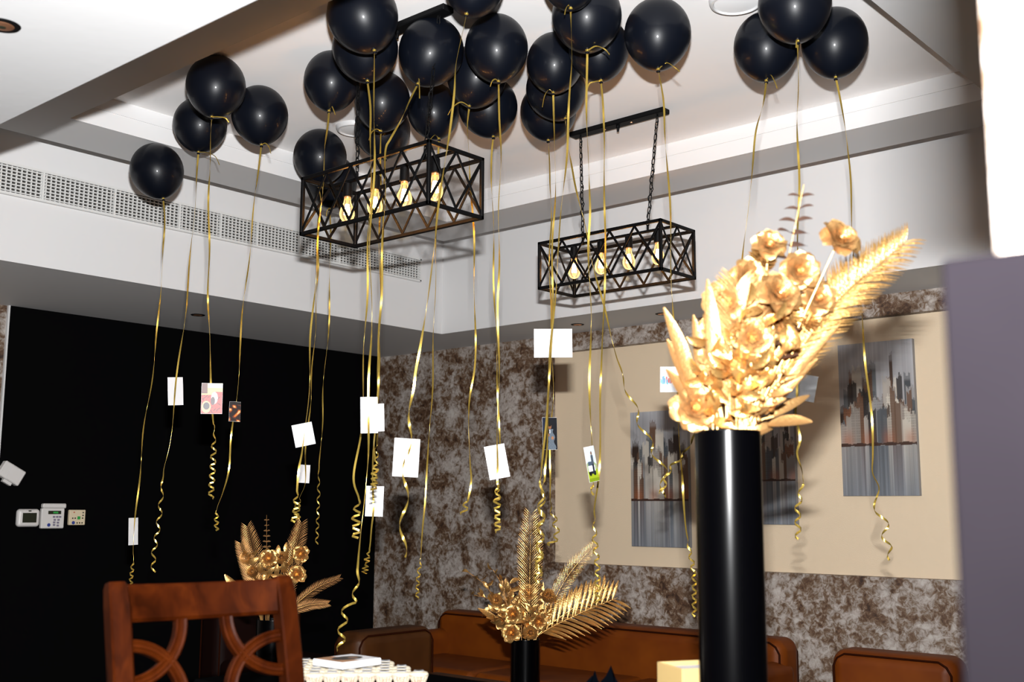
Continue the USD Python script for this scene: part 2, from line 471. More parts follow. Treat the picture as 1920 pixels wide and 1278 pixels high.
for y in yh:
    for k in range(5):
        a, b = xs[0] + PL * k / 5, xs[0] + PL * (k + 1) / 5
        add(lamp, "cross_brace", bar((a, y - 0.002, z0), (b, y - 0.002, z1), 0.0115, 0.004, (0, 1, 0)), "black_metal", smooth=False)
        add(lamp, "cross_brace", bar((a, y + 0.002, z1), (b, y + 0.002, z0), 0.0115, 0.004, (0, 1, 0)), "black_metal", smooth=False)
for x in xs:
    for k in range(2):
        a, b = yh[0] + PW * k / 2, yh[0] + PW * (k + 1) / 2
        add(lamp, "cross_brace", bar((x - 0.002, a, z0), (x - 0.002, b, z1), 0.0115, 0.004, (1, 0, 0)), "black_metal", smooth=False)
        add(lamp, "cross_brace", bar((x + 0.002, a, z1), (x + 0.002, b, z0), 0.0115, 0.004, (1, 0, 0)), "black_metal", smooth=False)
for k in range(4):
    x = PX + (k - 1.5) * 0.176
    zs = zt - 0.012
    add(lamp, "socket", lathe([(0.0005, 0.0), (0.014, 0.0), (0.019, -0.006), (0.020, -0.05), (0.0205, -0.062), (0.018, -0.064), (0.0005, -0.064)][::-1], 24, (x, PY, zs)), "black_metal")
    zg = zs - 0.064
    bulb = add(lamp, "bulb", lathe([(0.0005, -0.112), (0.010, -0.1105), (0.020, -0.105), (0.028, -0.094), (0.0325, -0.080), (0.0325, -0.068), (0.029, -0.053), (0.022, -0.038), (0.0165, -0.024), (0.0145, -0.012), (0.0145, 0.0)], 28, (x, PY, zg)), "bulb_glass", smooth=60, label="clear amber bulb")
    add(bulb, "cap", lathe([(0.0005, -0.009), (0.0125, -0.009), (0.0135, -0.001), (0.0135, 0.0)], 20, (x, PY, zg)), "copper")
    add(bulb, "glass_post", lathe([(0.002, -0.085), (0.0025, -0.04), (0.006, -0.012), (0.007, -0.009)], 12, (x, PY, zg)), "bulb_glass")
    fil = []
    for q in range(6):
        a = q * math.pi / 3 + k
        c, s = math.cos(a), math.sin(a)
        fil.append(tube([(x + 0.006 * c, PY + 0.006 * s, zg - 0.032), (x + 0.0125 * c, PY + 0.0125 * s, zg - 0.078)], 0.0034, 6))
    add(bulb, "filament", cat_(*fil), "filament", label="glowing filament cage")
cx = PX + 0.028
add(lamp, "canopy", bevel(0.60, 0.062, 0.026, 0.004, (cx, PY, ZC - 0.013)), "canopy_metal", smooth=False)
for dx in (-0.085, 0.085):
    add(lamp, "canopy_screw", lathe([(0.0005, -0.004), (0.006, -0.003), (0.007, 0.0)], 12, (cx + dx, PY, ZC - 0.026)), "copper", label="copper canopy screw")
add(lamp, "cable_gland", lathe([(0.0005, -0.03), (0.006, -0.03), (0.007, -0.014), (0.010, -0.012), (0.010, 0.0)], 16, (cx, PY, ZC - 0.026)), "black_metal")
for s in (-1, 1):
    top, bot = np.array([cx + s * 0.245, PY, ZC - 0.030]), np.array([PX + s * 0.205, PY, zt + 0.022])
    add(lamp, "chain_hook", tube(spline([top + (0, 0, 0.006), top + (0.006, 0, -0.004), top + (0, 0, -0.014), top + (-0.006, 0, -0.006)], 10), 0.0022, 6), "black_metal")
    add(lamp, "chain_hook", lathe([(0.006, -0.036), (0.006, -0.006), (0.004, 0.004)], 12, bot), "black_metal")
    n = 18
    dirv = unit(bot - top)
    e1 = unit(np.cross(dirv, (0, 1, 0)))
    e2 = np.cross(dirv, e1)
    pitch = np.linalg.norm(bot - top) / n
    for k in range(n):
        c = top + (bot - top) * (k + 0.5) / n
        side = e1 if k % 2 else e2
        hl, hw = pitch * 0.5 + 0.0025, 0.0075
        ang = np.linspace(0, 2 * np.pi, 17)
        pts = [c + side * hw * np.sign(math.cos(t)) * abs(math.cos(t)) ** 0.6 + dirv * hl * np.sign(math.sin(t)) * abs(math.sin(t)) ** 0.6 for t in ang]
        add(lamp, "chain_link", tube(pts, 0.0021, 6, caps=False), "black_metal", smooth=50)
    t = np.linspace(0, 1, 40)[:, None]
    add(lamp, "cable", tube(top + (bot - top) * t + e1 * 0.010 * np.sin(t * 40) + e2 * 0.006 * np.cos(t * 33), 0.0022, 6), "black_metal")
dup(lamp, "far black cage pendant lamp with four glowing bulbs, hanging free before the white tray face", loc=(-3.312, 4.580, PZ))

# ------------------------------------------------------------------ tables of the hung and planted things
BALLOONS = [  # centre, knot, radius, label
    ([-5.013, 2.969, 3.146], [-4.968, 2.986, 2.996], 0.133, 'small black balloon alone under the ceiling ledge, in front of the white air grille'),
    ([-4.158, 2.732, 3.31], [-4.14, 2.706, 3.157], 0.131, 'black balloon at the top of the left trio, shaded by the near soffit'),
    ([-4.656, 2.979, 3.311], [-4.632, 2.962, 3.163], 0.130, 'black balloon of the left trio tucked behind and below the top one'),
    ([-4.309, 3.081, 3.307], [-4.278, 3.074, 3.152], 0.134, 'black balloon on the right of the left trio, its knot over white ceiling'),
    ([-3.102, 2.67, 3.306], [-3.049, 2.686, 3.157], 0.135, "big black balloon at the top left of the main cluster, over the lamp's ceiling bar"),
    ([-3.325, 2.88, 3.307], [-3.295, 2.87, 3.155], 0.134, 'black balloon mostly covered by the big top left one of the main cluster'),
    ([-3.732, 3.043, 3.319], [-3.717, 3.02, 3.171], 0.123, 'black balloon on the left flank of the main cluster, almost whole against the ceiling'),
    ([-3.15, 3.084, 3.308], [-3.166, 3.028, 3.157], 0.133, 'black balloon behind the black lamp chain in the middle of the main cluster'),
    ([-2.927, 3.239, 3.312], [-2.901, 3.224, 3.158], 0.129, 'black balloon seen whole right of the lamp chain, covering two behind it'),
    ([-2.642, 2.803, 3.333], [-2.643, 2.763, 3.207], 0.109, "black balloon cut by the picture's top, right of the near lamp's ceiling bar"),
    ([-3.736, 3.348, 3.313], [-3.717, 3.326, 3.159], 0.129, "black balloon between the near lamp's two chains, below the stacked left pair"),
    ([-4.017, 3.604, 3.302], [-3.984, 3.596, 3.15], 0.139, "black balloon lowest behind the near lamp's left chain, only its bottom showing"),
    ([-3.655, 3.601, 3.317], [-3.615, 3.599, 3.171], 0.124, "black balloon right above the front corner of the near lamp's cage"),
    ([-3.189, 3.402, 3.311], [-3.191, 3.359, 3.161], 0.130, 'mostly hidden black balloon between the chain balloon and the whole one right of it'),
    ([-3.393, 3.698, 3.303], [-3.354, 3.693, 3.148], 0.138, 'black balloon under the whole one right of the lamp chain, its knot lowest there'),
    ([-4.578, 3.668, 3.3], [-4.558, 3.646, 3.138], 0.141, "black balloon just above the left end of the near lamp's cage, outside its bars"),
    ([-4.87, 3.991, 3.294], [-4.851, 3.966, 3.126], 0.146, "black balloon seen through the bars at the left end of the near lamp's cage"),
    ([-2.37, 3.016, 3.342], [-2.35, 2.996, 3.222], 0.101, "black balloon cut by the picture's top, above the middle group"),
    ([-2.457, 3.231, 3.308], [-2.438, 3.208, 3.156], 0.133, 'big black balloon at the top of the middle group, loose ribbon end on it'),
    ([-2.86, 3.534, 3.323], [-2.847, 3.508, 3.18], 0.119, 'black balloon on the left of the middle group with two more stacked below it'),
    ([-2.623, 3.53, 3.318], [-2.599, 3.511, 3.17], 0.124, 'black balloon on the right of the middle group, half behind the big top one'),
    ([-3.026, 3.747, 3.308], [-2.974, 3.75, 3.162], 0.133, 'black balloon in the middle of the left stack of three, showing as a crescent'),
    ([-3.23, 3.943, 3.309], [-3.211, 3.919, 3.157], 0.133, "black balloon at the bottom of the stack of three beside the far lamp's ceiling bar"),
    ([-2.347, 3.548, 3.309], [-2.331, 3.524, 3.151], 0.132, "large black balloon standing free above the far lamp's ceiling bar"),
    ([-2.08, 3.937, 3.31], [-2.07, 3.909, 3.153], 0.131, 'black balloon at the left of the right hand trio, beside the round ceiling light'),
    ([-1.807, 3.65, 3.307], [-1.788, 3.626, 3.147], 0.134, "black balloon at the top of the right hand trio, cut by the picture's edge"),
    ([-1.854, 4.083, 3.31], [-1.843, 4.056, 3.153], 0.131, 'black balloon at the right of the right hand trio, nearest the pillar'),
]
RIBBONS = [  # curl start, curl radius, turns, points, label
    (8, 0.02, 3.5, [[-4.968, 2.986, 2.996], [-4.96, 2.999, 2.836], [-4.963, 2.994, 2.589], [-4.966, 2.99, 2.317], [-4.975, 2.975, 2.05], [-4.987, 2.954, 1.786], [-4.992, 2.945, 1.501], [-4.996, 2.938, 1.272], [-4.996, 2.939, 1.196], [-4.998, 2.936, 1.083]], 'gold ribbon of the lone left balloon, falling past the grille to a narrow white card'),
    (7, 0.022, 6, [[-4.632, 2.962, 3.163], [-4.634, 2.959, 3.015], [-4.638, 2.953, 2.722], [-4.644, 2.943, 2.434], [-4.653, 2.928, 2.176], [-4.661, 2.915, 1.972], [-4.668, 2.904, 1.747], [-4.678, 2.889, 1.622], [-4.681, 2.884, 1.499], [-4.686, 2.876, 1.353], [-4.693, 2.865, 1.232], [-4.691, 2.868, 1.155]], 'gold ribbon from the left trio holding the tilted white card over the black panel'),
    (7, 0.026, 7, [[-4.14, 2.706, 3.157], [-4.14, 2.705, 2.959], [-4.136, 2.712, 2.718], [-4.13, 2.72, 2.434], [-4.122, 2.732, 2.154], [-4.112, 2.747, 1.97], [-4.106, 2.756, 1.811], [-4.103, 2.761, 1.788], [-4.101, 2.763, 1.675], [-4.102, 2.762, 1.563], [-4.103, 2.761, 1.485]], 'gold ribbon with the red print and a tight spiral below it'),
    (9, 0.022, 3, [[-4.278, 3.074, 3.152], [-4.284, 3.064, 2.997], [-4.296, 3.048, 2.686], [-4.307, 3.033, 2.406], [-4.314, 3.023, 2.156], [-4.316, 3.02, 1.934], [-4.325, 3.006, 1.764], [-4.33, 2.999, 1.619], [-4.343, 2.98, 1.511], [-4.354, 2.965, 1.44], [-4.353, 2.966, 1.347]], 'gold ribbon from the right of the left trio with the small dark print'),
    (8, 0.03, 3, [[-3.717, 3.02, 3.171], [-3.594, 2.901, 2.859], [-3.55, 2.846, 2.474], [-3.555, 2.839, 2.312], [-3.56, 2.834, 2.112], [-3.563, 2.83, 1.854], [-3.57, 2.821, 1.683], [-3.58, 2.809, 1.599], [-3.584, 2.803, 1.515], [-3.582, 2.806, 1.453], [-3.587, 2.799, 1.394]], "gold ribbon passing before the near lamp's left end to a tilted white card"),
    (8, 0.035, 3, [[-4.558, 3.646, 3.138], [-4.549, 3.657, 3.046], [-4.553, 3.651, 2.913], [-4.552, 3.654, 2.525], [-4.557, 3.647, 2.244], [-4.563, 3.639, 1.968], [-4.572, 3.628, 1.722], [-4.572, 3.627, 1.574], [-4.584, 3.612, 1.507], [-4.594, 3.6, 1.427], [-4.587, 3.609, 1.384]], "gold ribbon behind the near lamp's left end with the small lower white card"),
    (6, 0.018, 7, [[-4.851, 3.966, 3.126], [-4.845, 3.974, 2.974], [-4.843, 3.977, 2.741], [-4.845, 3.974, 2.365], [-4.855, 3.961, 2.096], [-4.856, 3.961, 1.919], [-4.861, 3.955, 1.685], [-4.861, 3.955, 1.483], [-4.862, 3.953, 1.254]], 'gold ribbon without a card, last over the black panel before the bundle'),
    (12, 0.03, 4, [[-3.049, 2.686, 3.157], [-3.04, 2.684, 2.975], [-3.035, 2.682, 2.807], [-3.034, 2.683, 2.664], [-3.036, 2.681, 2.514], [-3.037, 2.679, 2.355], [-3.031, 2.686, 2.096], [-3.032, 2.685, 1.929], [-3.032, 2.685, 1.756], [-3.033, 2.684, 1.641], [-3.036, 2.68, 1.539], [-3.041, 2.674, 1.379], [-3.048, 2.667, 1.246], [-3.054, 2.661, 1.138], [-3.07, 2.641, 1.112], [-3.081, 2.629, 1.04], [-3.083, 2.626, 0.961]], 'longest gold ribbon, reaching down to the brown armchair with open curls'),
    (10, 0.035, 4, [[-3.295, 2.87, 3.155], [-3.257, 2.854, 3.033], [-3.223, 2.833, 2.909], [-3.191, 2.807, 2.723], [-3.192, 2.806, 2.532], [-3.193, 2.805, 2.322], [-3.196, 2.801, 2.115], [-3.197, 2.801, 1.952], [-3.201, 2.796, 1.724], [-3.213, 2.782, 1.561], [-3.201, 2.796, 1.483], [-3.207, 2.789, 1.434], [-3.205, 2.791, 1.34]], 'gold ribbon in the bundle that bows out to a loose spiral at its left'),
    (10, 0.03, 5, [[-3.166, 3.028, 3.157], [-3.156, 2.938, 2.999], [-3.146, 2.868, 2.88], [-3.139, 2.84, 2.828], [-3.117, 2.815, 2.711], [-3.117, 2.814, 2.563], [-3.119, 2.813, 2.396], [-3.122, 2.809, 2.149], [-3.124, 2.808, 1.947], [-3.128, 2.803, 1.688], [-3.126, 2.806, 1.629], [-3.126, 2.804, 1.516]], 'gold ribbon slanting from the chain balloon into the bundle, curled under the cards'),
    (9, 0.03, 5, [[-3.717, 3.326, 3.159], [-3.716, 3.327, 2.946], [-3.713, 3.331, 2.615], [-3.707, 3.338, 2.281], [-3.711, 3.333, 2.04], [-3.716, 3.327, 1.773], [-3.717, 3.326, 1.57], [-3.716, 3.327, 1.447], [-3.721, 3.321, 1.362], [-3.724, 3.318, 1.271], [-3.737, 3.304, 1.169]], 'thin gold ribbon passing behind the near lamp into the bundle, ending low in waves'),
    (9, 0.026, 3, [[-2.643, 2.763, 3.207], [-2.665, 2.742, 3.038], [-2.672, 2.735, 2.919], [-2.68, 2.726, 2.819], [-2.69, 2.717, 2.703], [-2.703, 2.704, 2.53], [-2.715, 2.692, 2.373], [-2.726, 2.68, 2.247], [-2.743, 2.663, 2.015], [-2.756, 2.65, 1.899], [-2.765, 2.641, 1.791], [-2.773, 2.632, 1.668], [-2.775, 2.63, 1.542], [-2.778, 2.627, 1.471], [-2.779, 2.626, 1.365], [-2.779, 2.625, 1.287]], "long gold ribbon crossing the near lamp's front corner to the largest white card"),
    (10, 0.02, 5, [[-3.615, 3.599, 3.171], [-3.616, 3.598, 2.963], [-3.618, 3.597, 2.748], [-3.621, 3.594, 2.515], [-3.622, 3.593, 2.255], [-3.625, 3.59, 2.082], [-3.628, 3.587, 1.87], [-3.633, 3.581, 1.718], [-3.642, 3.573, 1.574], [-3.645, 3.569, 1.432], [-3.651, 3.563, 1.244], [-3.66, 3.554, 1.15], [-3.662, 3.551, 1.051]], 'gold ribbon without a card just right of the largest white card'),
    (10, 0.03, 1.6, [[-3.191, 3.359, 3.161], [-3.197, 3.353, 3.063], [-3.188, 3.362, 2.921], [-3.18, 3.37, 2.724], [-3.173, 3.376, 2.534], [-3.167, 3.382, 2.271], [-3.168, 3.38, 2.037], [-3.18, 3.369, 1.881], [-3.18, 3.369, 1.65], [-3.177, 3.373, 1.564], [-3.184, 3.366, 1.488], [-3.198, 3.353, 1.425]], 'gold ribbon without a card before the marbled wall, ending in one short hook'),
    (7, 0.024, 5, [[-3.354, 3.693, 3.148], [-3.359, 3.689, 3.036], [-3.353, 3.693, 2.74], [-3.344, 3.702, 2.335], [-3.338, 3.707, 2.124], [-3.328, 3.717, 1.832], [-3.327, 3.717, 1.596], [-3.325, 3.719, 1.561], [-3.332, 3.713, 1.456], [-3.335, 3.71, 1.375]], 'gold ribbon running beside another behind the tilted white card on the marbled wall'),
    (8, 0.03, 6, [[-2.901, 3.224, 3.158], [-2.897, 3.228, 3.007], [-2.895, 3.23, 2.851], [-2.897, 3.228, 2.566], [-2.899, 3.227, 2.29], [-2.897, 3.229, 2.137], [-2.897, 3.228, 1.9], [-2.898, 3.228, 1.659], [-2.9, 3.225, 1.553], [-2.898, 3.227, 1.456], [-2.895, 3.23, 1.359]], 'gold ribbon over the front of the tilted white card on the marbled wall'),
    (10, 0.03, 5, [[-2.35, 2.996, 3.222], [-2.474, 3.156, 3.097], [-2.535, 3.222, 2.955], [-2.543, 3.216, 2.807], [-2.555, 3.207, 2.643], [-2.564, 3.199, 2.468], [-2.575, 3.19, 2.321], [-2.586, 3.181, 2.106], [-2.597, 3.172, 1.941], [-2.608, 3.164, 1.745], [-2.615, 3.157, 1.59], [-2.618, 3.155, 1.437], [-2.623, 3.151, 1.285], [-2.627, 3.148, 1.21]], 'thin gold ribbon from the top balloon of the middle group, crossing the stack'),
    (8, 0.03, 6, [[-2.847, 3.508, 3.18], [-2.843, 3.512, 3.025], [-2.843, 3.512, 2.946], [-2.843, 3.512, 2.721], [-2.848, 3.507, 2.547], [-2.85, 3.506, 2.299], [-2.857, 3.5, 2.035], [-2.867, 3.492, 1.732], [-2.877, 3.484, 1.604], [-2.884, 3.478, 1.456], [-2.89, 3.473, 1.31], [-2.897, 3.467, 1.161]], 'gold ribbon down the middle stack and over the blank landscape card'),
    (8, 0.03, 4, [[-3.211, 3.919, 3.157], [-3.203, 3.926, 2.958], [-3.202, 3.927, 2.792], [-3.206, 3.924, 2.625], [-3.202, 3.927, 2.302], [-3.195, 3.933, 2.057], [-3.201, 3.928, 1.839], [-3.206, 3.923, 1.623], [-3.206, 3.923, 1.481], [-3.186, 3.94, 1.375], [-3.186, 3.939, 1.317], [-3.216, 3.916, 1.289]], 'gold ribbon from the lowest balloon of the stack, looping wide by the cream niche'),
    (8, 0.03, 4, [[-2.974, 3.75, 3.162], [-2.906, 3.678, 3.002], [-2.823, 3.616, 2.847], [-2.754, 3.559, 2.699], [-2.735, 3.573, 2.6], [-2.71, 3.593, 2.454], [-2.681, 3.614, 2.294], [-2.656, 3.632, 2.16], [-2.629, 3.652, 2.044], [-2.596, 3.676, 1.904], [-2.547, 3.71, 1.756], [-2.513, 3.733, 1.669], [-2.493, 3.746, 1.621], [-2.483, 3.753, 1.583], [-2.491, 3.748, 1.496]], 'slanting gold ribbon pulled aside to a curled clump before the left painting'),
    (8, 0.012, 3, [[-2.438, 3.208, 3.156], [-2.44, 3.206, 3.028], [-2.438, 3.208, 2.853], [-2.437, 3.208, 2.647], [-2.433, 3.212, 2.516], [-2.436, 3.21, 2.383], [-2.434, 3.211, 2.127], [-2.435, 3.21, 1.888], [-2.434, 3.211, 1.683], [-2.432, 3.212, 1.541], [-2.429, 3.215, 1.498]], 'gold ribbon holding the print of a man beside a car'),
    (8, 0.024, 8, [[-2.599, 3.511, 3.17], [-2.592, 3.515, 3.05], [-2.592, 3.515, 2.822], [-2.587, 3.519, 2.556], [-2.593, 3.514, 2.376], [-2.6, 3.509, 2.052], [-2.612, 3.501, 1.841], [-2.613, 3.5, 1.589], [-2.627, 3.489, 1.447], [-2.629, 3.488, 1.336], [-2.622, 3.493, 1.236], [-2.621, 3.494, 1.093]], 'gold ribbon beside the car print, ending in a long spiral over the gold palm leaf'),
    (12, 0.02, 8, [[-2.331, 3.524, 3.151], [-2.314, 3.535, 3.015], [-2.31, 3.537, 2.89], [-2.307, 3.54, 2.744], [-2.301, 3.543, 2.562], [-2.298, 3.546, 2.314], [-2.294, 3.548, 2.123], [-2.289, 3.551, 1.973], [-2.286, 3.553, 1.862], [-2.282, 3.556, 1.713], [-2.277, 3.559, 1.585], [-2.276, 3.56, 1.456], [-2.269, 3.564, 1.361], [-2.25, 3.576, 1.246], [-2.246, 3.579, 1.189], [-2.248, 3.577, 1.066]], 'gold ribbon of the free balloon, holding the rainbow skyline card'),
    (7, 0.02, 4, [[-2.07, 3.909, 3.153], [-2.044, 3.823, 3.014], [-2.024, 3.73, 2.876], [-2.001, 3.636, 2.681], [-2.023, 3.624, 2.457], [-2.059, 3.603, 2.177], [-2.132, 3.56, 1.863], [-2.199, 3.52, 1.716], [-2.232, 3.498, 1.644], [-2.272, 3.473, 1.598], [-2.287, 3.463, 1.554], [-2.3, 3.454, 1.506]], 'gold ribbon left of the trio on the right, passing behind the tall gold bouquet'),
    (10, 0.022, 4, [[-1.788, 3.626, 3.147], [-1.796, 3.622, 2.872], [-1.798, 3.621, 2.743], [-1.804, 3.618, 2.539], [-1.812, 3.615, 2.266], [-1.821, 3.61, 2.002], [-1.831, 3.605, 1.844], [-1.838, 3.602, 1.782], [-1.824, 3.609, 1.693], [-1.832, 3.605, 1.643], [-1.817, 3.612, 1.565], [-1.837, 3.602, 1.459], [-1.839, 3.601, 1.35]], "gold ribbon from the right hand trio's top, past the bouquet's leaf tips"),
    (10, 0.022, 3, [[-1.843, 4.056, 3.153], [-1.816, 4.068, 2.955], [-1.811, 4.07, 2.83], [-1.809, 4.071, 2.737], [-1.804, 4.073, 2.431], [-1.791, 4.079, 2.226], [-1.78, 4.084, 2.006], [-1.772, 4.087, 1.833], [-1.771, 4.087, 1.66], [-1.772, 4.087, 1.588], [-1.752, 4.096, 1.53], [-1.772, 4.087, 1.471], [-1.736, 4.102, 1.392], [-1.747, 4.098, 1.341], [-1.723, 4.108, 1.305], [-1.736, 4.102, 1.266]], 'gold ribbon at the far right, hanging in front of the right hand painting'),
    (6, 0.02, 2, [[-3.984, 3.596, 3.15], [-3.986, 3.594, 3.034], [-3.986, 3.593, 2.819], [-3.987, 3.593, 2.606], [-3.989, 3.59, 2.292], [-3.991, 3.588, 1.932], [-3.991, 3.587, 1.754], [-3.99, 3.589, 1.654]], "short gold ribbon seen only behind the near lamp's cage"),
]
CARDS = [  # centre, width vector, height vector, kind, label
    ([-5.008, 2.941, 1.333], [-0.017, 0.061, 0.002], [-0.003, -0.006, 0.13], 'blank', 'narrow white card seen nearly edge on, lowest on the left over the black panel'),
    ([-4.67, 2.923, 1.991], [0.005, 0.079, 0.007], [0.003, 0.005, 0.132], 'blank', 'leaning white card left of the red print over the black panel'),
    ([-4.1, 2.743, 1.908], [0.049, 0.073, 0.001], [-0.003, -0.005, 0.131], 'red', 'colour print of a red room with a grey seat hanging over the black panel'),
    ([-4.31, 3.008, 1.881], [0.016, 0.051, 0.0], [-0.0, -0.0, 0.091], 'flame', 'small dark print with an orange flame pattern, right of the red print'),
    ([-3.58, 2.828, 1.738], [0.029, 0.077, 0.019], [-0.001, -0.001, 0.09], 'blank', 'tilted blank white card, upper of two left of the ribbon bundle'),
    ([-4.584, 3.633, 1.62], [0.021, 0.055, -0.002], [0.002, 0.002, 0.092], 'blank', 'small greyish card hanging lowest right under the tilted one by the black panel'),
    ([-3.04, 2.694, 1.78], [0.036, 0.05, 0.002], [-0.002, -0.002, 0.13], 'blank', 'upright white card in front of the ribbon bundle at the wall corner'),
    ([-3.131, 2.817, 1.783], [0.04, 0.029, 0.002], [-0.001, -0.001, 0.103], 'blank', 'white card half hidden behind the upright one in the ribbon bundle'),
    ([-3.721, 3.34, 1.479], [0.046, 0.063, -0.002], [0.002, 0.002, 0.132], 'blank', 'white card lowest in the ribbon bundle with a ribbon shadow across it'),
    ([-2.784, 2.638, 1.619], [0.053, 0.069, -0.004], [0.002, 0.002, 0.129], 'blank', 'largest upright white card in front of the marbled wall'),
    ([-2.907, 3.235, 1.628], [0.053, 0.058, 0.015], [-0.01, -0.009, 0.129], 'blank', 'white card tipped to the left in front of the marbled wall'),
    ([-2.856, 3.516, 2.117], [0.121, 0.099, 0.001], [0.0, 0.0, 0.118], 'blank', 'bright landscape white card high at the edge of the cream niche'),
    ([-3.199, 3.914, 1.784], [0.033, 0.063, 0.001], [-0.006, -0.005, 0.145], 'man', 'dark print of a person in a grey suit left of the cream niche'),
    ([-2.426, 3.202, 1.607], [0.009, 0.046, 0.009], [-0.006, -0.005, 0.126], 'car', 'print of a person standing by a white car on grass, before the cream niche'),
    ([-2.279, 3.543, 1.929], [0.109, 0.07, -0.002], [-0.0, -0.0, 0.096], 'skyline', 'white card with a row of rainbow coloured towers, left of the tall bouquet'),
    ([-1.822, 3.622, 1.877], [0.089, 0.057, -0.022], [0.024, 0.012, 0.089], 'blank', 'blank greyish card hanging tilted behind the right leaves of the tall bouquet'),
]

